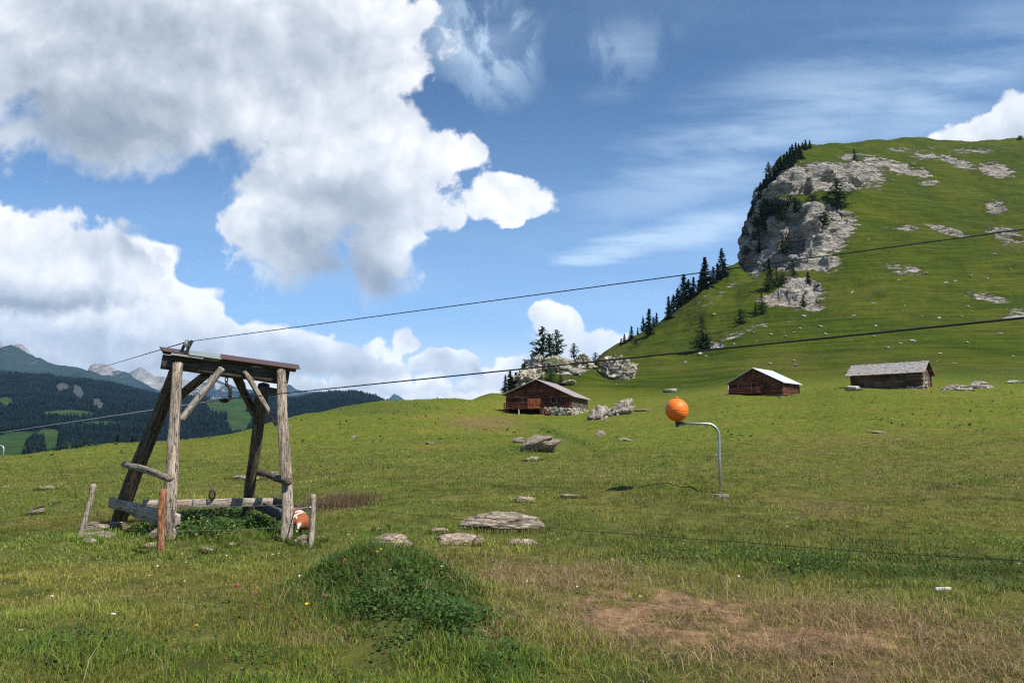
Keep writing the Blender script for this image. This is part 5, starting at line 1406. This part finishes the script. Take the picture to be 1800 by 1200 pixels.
for k in range(110):
    q = r_.random(); s_ = r_.uniform(.2, .5)
    if q < .45: x, y, z = r_.uniform(-.35, .1), r_.uniform(-.1, 1.9), r_.uniform(-.3, .5)
    elif q < .8: x, y, z = r_.uniform(-.1, 2.2), r_.uniform(-.4, .0), r_.uniform(-.3, 2.2)
    else: x, y, z = r_.uniform(-.5, -.05), r_.uniform(0, W + .3), r_.uniform(-.3, .15)
    mb.box((x, y, z), (s_ * .8, s_, s_ * .55), Matrix.Rotation(r_.uniform(-.6, .6), 3, 'X') @ Matrix.Rotation(r_.uniform(-.6, .6), 3, 'Z'))
mb.build('stone_foundation', MATS['foundation'], hut3)
mb = MB()
for k in range(8): mb.box((-.16, 6.6 + k * .2, 1.15), (.05, .15, 1.1 + r_.uniform(-.1, .1)))
mb.box((-.17, 4.5, .95), (.08, 3.2, .12)); mb.box((-.17, 3.0, 1.3), (.06, 1.6, .3)); mb.build('boarding', MATS['grey_boards'], hut3)
mb = MB(); mb.bar((-.5, -.25, -.2), (-.35, -.5, 2.6), .12, .14); mb.bar((.9, -.4, -.2), (.2, -.5, 2.9), .1, .12); mb.build('prop', MATS['post_wood'], hut3)

# ------------------------------------------------------------------ the calf
def calf():
    g = G(523, 951); base = P(524, 940, g.y + .60); base.z = h1(base.x, base.y)
    bm = bmesh.new(); sl = bm.verts.layers.skin.verify()
    # x: towards the head, y: left side, z: up; lying on its folded legs
    pts = {}
    def v(n, co, r, rr=None):
        q = bm.verts.new(co); q[sl].radius = (r, rr or r); pts[n] = q
        return q
    v('pelvis', (0, 0, .27), .17, .19); v('loin', (.26, 0, .28), .165, .20); v('chest', (.52, 0, .28), .165, .21); v('shoulder', (.68, 0, .32), .13, .17)
    v('neck', (.82, .05, .36), .085, .10); v('poll', (.92, .12, .44), .065, .07); v('brow', (.98, .16, .43), .060, .060); v('muzzle', (1.09, .24, .36), .042, .04); v('nose', (1.13, .27, .34), .036, .034)
    v('rump', (-.14, 0, .24), .12, .15); v('tail', (-.22, .02, .20), .022); v('tail2', (-.25, .06, .08), .014); v('tailtip', (-.24, .12, .03), .02)
    E_ = [('pelvis', 'loin'), ('loin', 'chest'), ('chest', 'shoulder'), ('shoulder', 'neck'), ('neck', 'poll'), ('poll', 'brow'), ('brow', 'muzzle'), ('muzzle', 'nose'), ('pelvis', 'rump'), ('rump', 'tail'), ('tail', 'tail2'), ('tail2', 'tailtip')]
    for s in (-1, 1):
        n = 'l' if s > 0 else 'r'
        v('hip' + n, (.02, .13 * s, .20), .11); v('stifle' + n, (.22, .23 * s, .13), .075); v('hock' + n, (-.02, .27 * s, .055), .04); v('hind' + n, (.20, .30 * s, .035), .027); v('hfoot' + n, (.27, .30 * s, .03), .03)
        v('elbow' + n, (.58, .15 * s, .13), .065); v('knee' + n, (.78, .17 * s, .06), .036); v('fore' + n, (.62, .21 * s, .035), .026); v('ffoot' + n, (.55, .21 * s, .03), .03)
        v('ear' + n, (.90 - .03 * s, .12 + .09 * s, .47), .025); v('eartip' + n, (.88 - .05 * s, .12 + .16 * s, .49), .014)
        E_ += [('pelvis', 'hip' + n), ('hip' + n, 'stifle' + n), ('stifle' + n, 'hock' + n), ('hock' + n, 'hind' + n), ('hind' + n, 'hfoot' + n),
               ('chest', 'elbow' + n), ('elbow' + n, 'knee' + n), ('knee' + n, 'fore' + n), ('fore' + n, 'ffoot' + n), ('poll', 'ear' + n), ('ear' + n, 'eartip' + n)]
    for a, c in E_: bm.edges.new((pts[a], pts[c]))
    pts['pelvis'][sl].use_root = True
    me = bpy.data.meshes.new('calf'); bm.to_mesh(me); bm.free()
    o = link('calf', me)
    o.modifiers.new('skin', 'SKIN').use_smooth_shade = True
    s2 = o.modifiers.new('sub', 'SUBSURF'); s2.levels = s2.render_levels = 2
    m, t, b, _ = new_mat('calf_hide'); oc = ocoord(t)
    n = t.noise(oc, 3.1, 3, .5, .3); fine = t.noise(t.mapping(oc, scale=(20, 60, 60)), 1, 4, .6)
    x, y, z = t.sep(oc)
    brown = t.mix(fine, (.20, .052, .020), (.33, .105, .042))
    back = t.math('SUBTRACT', 1.0, t.smooth(t.math('ABSOLUTE', t.math('ADD', t.math('SUBTRACT', x, .02), t.math('MULTIPLY', y, .9))), .02, .045))
    edge = t.smooth(t.math('MULTIPLY', x, -1.0), .20, .23)
    low = t.smooth(z, .12, .06)
    wh = t.math('MAXIMUM', t.math('MAXIMUM', back, edge), t.smooth(n, .53, .56))
    face = t.smooth(x, 1.0, 1.04)
    c = t.mix(t.math('MAXIMUM', wh, face), brown, (.66, .60, .50))
    ear = t.smooth(t.math('ABSOLUTE', t.math('SUBTRACT', y, .12)), .075, .09); hi = t.math('MULTIPLY', t.smooth(z, .43, .45), t.smooth(x, .80, .83))
    c = t.mix(t.math('MULTIPLY', ear, hi), c, (.03, .02, .018))
    t.put(b.inputs['Base Color'], c); b.inputs['Roughness'].default_value = .7; bump(t, b, fine, .2, .01)
    me.materials.append(m)
    o.location = base + Vector((0, 0, -.02)); o.rotation_euler = (0, 0, math.radians(112)); o.scale = (.90, .92, .90)
    tag(o, 'brown and white calf lying behind the right front log of the wooden frame', 'calf')
    eye = MB(); V, Fc = ICO[3]
    for s in (-1, 1): eye.add([(Vector(q) * .014 + Vector((1.0 - .02 * s, .17 + .055 * s, .44))) for q in V], [tuple(f) for f in Fc])
    eye.build('eyes', MATS['hoof'], o, smooth=True)
calf()

# ------------------------------------------------------------------ grass, weeds and flowers
def blades(name, x, y, h, w, bendv, col0, col1, mat, label, cat, lie=None, seed=0):
    n = len(x); r = np.random.default_rng(seed); z = H(x, y)
    az = r.uniform(0, 2 * math.pi, n); fa = r.uniform(0, 2 * math.pi, n)
    bx, by = np.cos(az), np.sin(az); wx, wy = np.cos(fa) * w / 2, np.sin(fa) * w / 2
    b1 = bendv * .25 * h; b2 = bendv * h
    hz1 = h * .55; hz2 = h * np.sqrt(np.clip(1 - (bendv * .8) ** 2, .02, 1))
    V = np.empty((n, 5, 3))
    V[:, 0] = np.stack([x - wx, y - wy, z - .01], -1); V[:, 1] = np.stack([x + wx, y + wy, z - .01], -1)
    V[:, 2] = np.stack([x + bx * b1 + wx * .8, y + by * b1 + wy * .8, z + hz1 * hz2 / h], -1); V[:, 3] = np.stack([x + bx * b1 - wx * .8, y + by * b1 - wy * .8, z + hz1 * hz2 / h], -1)
    V[:, 4] = np.stack([x + bx * b2, y + by * b2, z + hz2], -1)
    i0 = np.arange(n) * 5
    q = np.stack([i0, i0 + 1, i0 + 2, i0 + 3], -1); t = np.stack([i0 + 3, i0 + 2, i0 + 4], -1)
    fl = np.concatenate([q, t], 1).ravel(); lt = np.tile([4, 3], n)
    me = mesh_np(name, V.reshape(-1, 3), fl, lt, smooth=False)
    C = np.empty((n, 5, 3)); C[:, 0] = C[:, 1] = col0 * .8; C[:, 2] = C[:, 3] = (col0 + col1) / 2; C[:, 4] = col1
    attr(me, 'col', C.reshape(-1, 3))
    return tag(link(name, me, MATS[mat]), label, cat, kind='stuff')
def sample(n, d0, d1, power=1.0, half=.92):
    d = (rng.uniform(d0 ** power, d1 ** power, n)) ** (1 / power)
    a = rng.uniform(-half, half, n)
    return a * d, d
def masks(x, y):
    z = H(x, y); px, py = proj(x, y, z)
    return px, py, *dry_lush_soil(px, py, x, y, y)
def colours(x, y, dry, lush, soil, r, bright=1.0):
    n = len(x); big = fbm(x * .8, y * .8, o=3, seed=91)[:, None]; b2 = fbm(x * .25, y * .25, o=3, seed=92)[:, None]
    base = np.array([.238, .272, .044]); fresh = np.array([.160, .252, .038]); olive = np.array([.325, .280, .070]); lushc = np.array([.085, .175, .024])
    c = base + (fresh - base) * np.clip(.5 + big * .8, 0, 1); c = c + (olive - c) * np.clip(b2 * 1.1 + .1, 0, .8)
    c = c * (1 + .45 * np.clip(fbm(x * .45, y * .45, o=3, seed=93), -1, 1))[:, None]; c = c + (lushc - c) * (lush[:, None] * .7)
    straw = np.array([.44, .33, .16]); brn = np.array([.30, .165, .085])
    u = r.uniform(0, 1, n)[:, None]
    sel = (u < (.03 + np.maximum(dry[:, None] - .08, 0) * .95)).astype(float)
    dc = straw + (brn - straw) * r.uniform(0, 1, n)[:, None]
    c = c * (1 - sel) + dc * sel
    return c * (.55 + 1.0 * r.uniform(0, 1, n) ** 1.6)[:, None] * bright
def make_grass():
    r = np.random.default_rng(5)
    for (n, d0, d1, hh, ww, nm, pw) in [(270000, 2.6, 9.0, .042, .0040, 'near', 1.5), (190000, 8.5, 22, .052, .0078, 'mid', 1.3), (150000, 20, 75, .080, .018, 'far', 1.15)]:
        x, y = sample(n, d0, d1, pw)
        px, py, dry, lush, soil = masks(x, y)
        cl = fbm(x * 2.2, y * 2.2, o=3, seed=95)
        keep = r.uniform(0, 1, n) < np.clip(1 - soil * 1.25, .03, 1) * np.clip(.72 + cl * .75, .18, 1)
        x, y, dry, lush, soil, cl = [q[keep] for q in (x, y, dry, lush, soil, cl)]; m = len(x)
        h = hh * r.uniform(.5, 1.5, m) * (1 + .55 * np.clip(cl, -1, 1)) * (1 + .8 * lush) * (1 - .25 * dry)
        w = ww * r.uniform(.7, 1.4, m) * (1 + .3 * lush)
        c = colours(x, y, dry, lush, soil, r)
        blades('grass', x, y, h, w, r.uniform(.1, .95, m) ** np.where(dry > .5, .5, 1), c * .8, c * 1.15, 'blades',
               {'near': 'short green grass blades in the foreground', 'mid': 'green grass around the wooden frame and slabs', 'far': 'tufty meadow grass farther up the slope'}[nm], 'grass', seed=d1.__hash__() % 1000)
    # longer grass left standing round the stones and log feet
    xs, ys = [], []
    for (sx, sy, W_, D_, H_) in STONES + [(q.x, q.y, .26, .26, 0) for q in (LF, LB, RF, RB, p1b, p2b, p3b)]:
        if sy > 34: continue
        k = int(min(900, 260 * (W_ + D_) * (1 if sy > 12 else 1.2)) + 40); a = r.uniform(0, 6.28, k); f = r.uniform(.86, 1.22, k)
        xs.append(sx + np.cos(a) * W_ * .5 * f); ys.append(sy + np.sin(a) * D_ * .5 * f)
    x = np.concatenate(xs); y = np.concatenate(ys); px, py, dry, lush, soil = masks(x, y); m = len(x)
    c = colours(x, y, dry, lush, soil, r)
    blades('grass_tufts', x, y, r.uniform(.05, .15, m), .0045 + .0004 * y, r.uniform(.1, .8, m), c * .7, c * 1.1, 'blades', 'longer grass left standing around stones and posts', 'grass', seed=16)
    m = 5000; x = -1.2 + r.normal(0, .45, m); y = 6.6 + r.normal(0, .45, m); px, py, dry, lush, soil = masks(x, y)
    c = np.array([.09, .17, .028]) * r.uniform(.5, 1.5, m)[:, None]; c = np.where(r.uniform(0, 1, m)[:, None] < .12, np.array([.30, .21, .11]), c)
    blades('mound_grass', x, y, r.uniform(.06, .20, m), r.uniform(.003, .006, m), r.uniform(.3, 1.0, m), c * .8, c * 1.2, 'blades', 'long dark grass growing through the weeds of the mound', 'grass', seed=17)
    # tall straw-coloured stems along the edge of the trampled ground
    n = 2600; x, y = sample(n * 4, 4.2, 9.5, 1.5)
    px, py, dry, lush, soil = masks(x, y)
    wgt = np.maximum.reduce([ell(px, py, 1250, 1030, 460, 32, rot=8), .8 * ell(px, py, 1000, 1010, 200, 40), .5 * ell(px, py, 1650, 1080, 200, 50), .12 * ell(px, py, 600, 1080, 700, 120), .35 * ell(px, py, 1400, 1150, 450, 50)])
    k = r.uniform(0, 1, len(x)) < wgt * .5; x, y = x[k], y[k]; m = len(x)
    c = np.array([.46, .37, .19]) * r.uniform(.55, 1.15, m)[:, None]
    blades('straw_stems', x, y, r.uniform(.08, .26, m), r.uniform(.003, .005, m), r.uniform(.1, 1.0, m), c, c * 1.1, 'blades', 'tall straw coloured grass stems', 'straw', seed=12)
    # trampled straw lying on the bare ground
    n = 60000; x, y = sample(n, 3.2, 9.0, 1.5); px, py, dry, lush, soil = masks(x, y)
    k = r.uniform(0, 1, n) < np.maximum(dry * .9 * (1 - .6 * soil), soil * .30) * (px > 850); x, y = x[k], y[k]; m = len(x)
    c = (np.array([.50, .345, .19]) + np.array([-.20, -.16, -.09]) * r.uniform(0, 1, m)[:, None]) * r.uniform(.6, 1.2, m)[:, None]
    blades('dry_grass', x, y, r.uniform(.05, .20, m), r.uniform(.003, .0055, m), r.uniform(.93, 1.2, m), c, c, 'blades', 'trampled dry grass lying on the bare brown earth', 'dry grass', seed=13)
make_grass()

def leaves(name, x, y, size, hgt, cols, mat, label, cat, seed, elong=1.6):
    n = len(x); r = np.random.default_rng(seed); z = H(x, y) + hgt
    a = r.uniform(0, 2 * math.pi, n); ti = r.uniform(-.2, .9, n)
    ux = np.stack([np.cos(a) * np.cos(ti), np.sin(a) * np.cos(ti), np.sin(ti)], -1); vx = np.stack([-np.sin(a), np.cos(a), r.uniform(-.4, .4, n)], -1)
    c = np.stack([x, y, z], -1); s = size[:, None]
    V = np.stack([c - ux * s * .5 * elong, c - vx * s * .42, c + ux * s * .5 * elong, c + vx * s * .42], 1)
    i0 = np.arange(n) * 4; q = np.stack([i0, i0 + 1, i0 + 2, i0 + 3], -1)
    me = mesh_np(name, V.reshape(-1, 3), q.ravel(), np.full(n, 4), smooth=False)
    attr(me, 'col', np.repeat(cols, 4, axis=0))
    return tag(link(name, me, MATS[mat]), label, cat, kind='stuff')
def make_weeds():
    r = np.random.default_rng(8)
    n = 130000; x, y = sample(n, 3.0, 10, 1.4); px, py, dry, lush, soil = masks(x, y)
    mound = np.maximum.reduce([ell(px, py, 690, 1040, 115, 50), .8 * ell(px, py, 770, 1110, 110, 50), .4 * ell(px, py, 160, 1150, 130, 34), .4 * ell(px, py, 420, 1175, 110, 30), .65 * ell(px, py, 1400, 990, 460, 28, rot=5), .5 * ell(px, py, 880, 1175, 70, 45), .10 + 0 * px])
    clump = np.clip(.5 + 1.3 * fbm(x * 2.5, y * 2.5, o=3, seed=23), 0, 1)
    k = (r.uniform(0, 1, n) < mound * clump * 1.1) & (soil < .3) & ((dry < .6) | (r.uniform(0, 1, n) < .15)); x, y, mo, cl = x[k], y[k], mound[k], clump[k]; m = len(x)
    hgt = r.uniform(.01, 1, m) ** .6 * (.03 + .24 * mo ** 1.5 * cl)
    c = (np.array([.045, .10, .018]) + np.array([.05, .075, .012]) * r.uniform(0, 1, m)[:, None] ** 2) * r.uniform(.6, 1.3, m)[:, None]
    # the overgrown mound itself
    n2 = 60000; x2 = rng.uniform(-2.9, .9, n2); y2 = rng.uniform(4.6, 8.6, n2); px2, py2, d2, l2, s2 = masks(x2, y2)
    cl2 = np.clip(.55 + 1.2 * fbm(x2 * 3.2, y2 * 3.2, o=3, seed=27), 0, 1)
    m2 = np.maximum.reduce([ell(px2, py2, 695, 1030, 115, 46, rot=8), .8 * ell(px2, py2, 775, 1095, 95, 50, rot=20), .6 * ell(px2, py2, 640, 1060, 80, 30)])
    k2 = r.uniform(0, 1, n2) < m2 * (.35 + .65 * cl2)
    x = np.concatenate([x, x2[k2]]); y = np.concatenate([y, y2[k2]]); m = len(x)
    hgt = np.concatenate([hgt, r.uniform(0, 1, k2.sum()) ** .7 * (.02 + .16 * m2[k2] * cl2[k2])])
    c = (np.array([.038, .088, .018]) + np.array([.06, .085, .014]) * r.uniform(0, 1, m)[:, None] ** 2.2) * r.uniform(.6, 1.3, m)[:, None]
    leaves('leafy_weeds', x, y, r.uniform(.012, .034, m), hgt, c, 'blades', 'dark green leafy weeds covering the mound and the hollow behind it', 'weeds', 3)
    # patch of tall brown grass right of the calf
    m = 5200; x = r.normal(0, 1, m) * .42 - 4.35; y = r.normal(0, 1, m) * .55 + 17.0
    gg = G(592, 888); x = x + 4.35 + gg.x; y = y - 17.0 + gg.y
    c = (np.array([.23, .155, .085]) + np.array([-.10, -.06, -.04]) * r.uniform(0, 1, m)[:, None]) * r.uniform(.6, 1.2, m)[:, None]
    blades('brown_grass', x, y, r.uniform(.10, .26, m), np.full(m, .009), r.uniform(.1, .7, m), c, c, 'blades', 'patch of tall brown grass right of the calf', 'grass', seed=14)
    # herbs mixed into the turf farther out
    n = 150000; x, y = sample(n, 8.5, 42, 1.2); px, py, dry, lush, soil = masks(x, y)
    cl = fbm(x * .9, y * .9, o=4, seed=28)
    k = r.uniform(0, 1, n) < np.clip(cl * 1.3 + .05 + .5 * lush - .5 * dry, .04, .9) * np.clip(14 / y, .3, 1); x, y, cl, lu = x[k], y[k], cl[k], lush[k]; m = len(x)
    pick = vnoise(x * .35, y * .35, seed=44)[:, None] > .05
    c = np.where(pick, np.array([.060, .115, .022]), np.array([.13, .20, .035])) * r.uniform(.6, 1.5, m)[:, None]
    leaves('turf_herbs', x, y, r.uniform(.018, .034, m) * np.clip(y / 14, 1, 2.4), r.uniform(.01, .09, m) * (1 + lu), c, 'blades', 'low leafy herbs mixed into the meadow turf', 'herbs', 15)
    # dense herbs between the legs of the wooden frame
    n = 26000; x = rng.uniform(-8.2, -3.4, n); y = rng.uniform(11.2, 15.5, n); px, py, dry, lush, soil = masks(x, y)
    cl = np.clip(.5 + 1.2 * fbm(x * 1.8, y * 1.8, o=3, seed=24), 0, 1)
    w_ = ell(px, py, 400, 930, 115, 38) * cl; k = r.uniform(0, 1, n) < w_; x, y, w_ = x[k], y[k], w_[k]; m = len(x)
    c = (np.array([.040, .090, .022]) + np.array([.04, .06, .012]) * r.uniform(0, 1, m)[:, None]) * r.uniform(.6, 1.3, m)[:, None]
    leaves('meadow_herbs', x, y, r.uniform(.03, .06, m), r.uniform(0, 1, m) ** .7 * (.06 + .16 * w_), c, 'blades', 'lush dark herbs growing between the logs of the wooden frame', 'herbs', 4)
    def flowers(nm, pts, col, size, label):
        x = np.array([p[0] for p in pts]); y = np.array([p[1] for p in pts]); m = len(x)
        xs = np.repeat(x, 5) + r.normal(0, size * .3, m * 5); ys = np.repeat(y, 5) + r.normal(0, size * .3, m * 5)
        hg = np.repeat(r.uniform(.10, .2, m), 5)
        leaves(nm, xs, ys, np.full(m * 5, size), hg, np.tile(col, (m * 5, 1)) * r.uniform(.8, 1.1, (m * 5, 1)), 'petals', label, 'flowers', 6, 1.0)
    yel = []
    for (cx, cy, sx, sy, k_) in [(340, 905, 30, 16, 34), (455, 910, 22, 10, 26), (400, 925, 60, 20, 20)]:
        for _ in range(k_):
            g = G(cx + r.normal(0, sx), cy + 6 + r.normal(0, sy)); yel.append((g.x, g.y))
    for (a, b_) in [(295, 995), (523, 1000), (668, 986), (702, 988), (541, 1083), (8, 974), (139, 1036), (320, 998), (344, 1128), (1503, 1000)]:
        g = G(a, b_); yel.append((g.x, g.y))
    flowers('yellow_flowers', yel, np.array([.80, .55, .03]), .026, 'small yellow flowers scattered in the grass around the wooden frame')
    wh = []
    for (a, b_) in [(241, 960), (35, 1132), (363, 999), (662, 999), (490, 996), (275, 1013), (196, 1115), (64, 955), (776, 1031), (981, 970), (870, 930)]:
        g = G(a, b_); wh.append((g.x, g.y))
    for _ in range(40):
        g = G(r.uniform(0, 1800), r.uniform(880, 1080)); wh.append((g.x, g.y))
    flowers('white_flowers', wh, np.array([.75, .75, .68]), .020, 'small white flowers dotted over the meadow')
    pk = []
    for (a, b_) in [(412, 1062), (424, 1064), (487, 1056), (605, 1010), (640, 1022), (448, 1107), (445, 1080), (570, 1082), (515, 1118), (440, 1060)]:
        g = G(a, b_); pk.append((g.x, g.y))
    flowers('pink_clover', pk, np.array([.30, .085, .10]), .03, 'faded pink clover heads in the foreground grass')
    # low clumps of darker plants on the far meadow
    n = 16000; x, y = sample(n, 45, 120, 1.2, .75); px, py, dry, lush, soil = masks(x, y); z = H(x, y)
    cl = fbm(x * .35, y * .35, o=3, seed=25)
    k = r.uniform(0, 1, n) < np.clip((cl - .25) * 2.2, 0.015, 1) * (.25 + ell(px, py, 640, 712, 150, 20) + .6 * ell(px, py, 1750, 665, 120, 20)); x, y = x[k], y[k]; m = len(x)
    c = np.array([.035, .065, .016]) * r.uniform(.6, 1.6, m)[:, None]
    leaves('ground_cover', x, y, r.uniform(.12, .3, m), r.uniform(.02, .22, m), c, 'blades', 'dark low plants dotting the far meadow', 'ground cover', 9)
make_weeds()

# ------------------------------------------------------------------ air
def haze():
    mb = MB(); x0, x1, y0, y1, z0, z1 = -16000, 4000, -200, 15500, -900, 2200
    mb.box(((x0 + x1) / 2, (y0 + y1) / 2, (z0 + z1) / 2), (x1 - x0, y1 - y0, z1 - z0))
    m = bpy.data.materials.new('haze'); m.use_nodes = True; t = NT(m.node_tree); t.n.clear()
    out = t.new('ShaderNodeOutputMaterial'); v = t.new('ShaderNodeVolumePrincipled')
    v.inputs['Color'].default_value = (.42, .66, 1.0, 1); v.inputs['Density'].default_value = 3.4e-5; v.inputs['Anisotropy'].default_value = 0.2
    t.l.new(v.outputs[0], out.inputs['Volume'])
    tag(mb.build('haze', m), kind='stuff')
haze()
for o in S.objects:
    if '_h' in o: del o['_h']
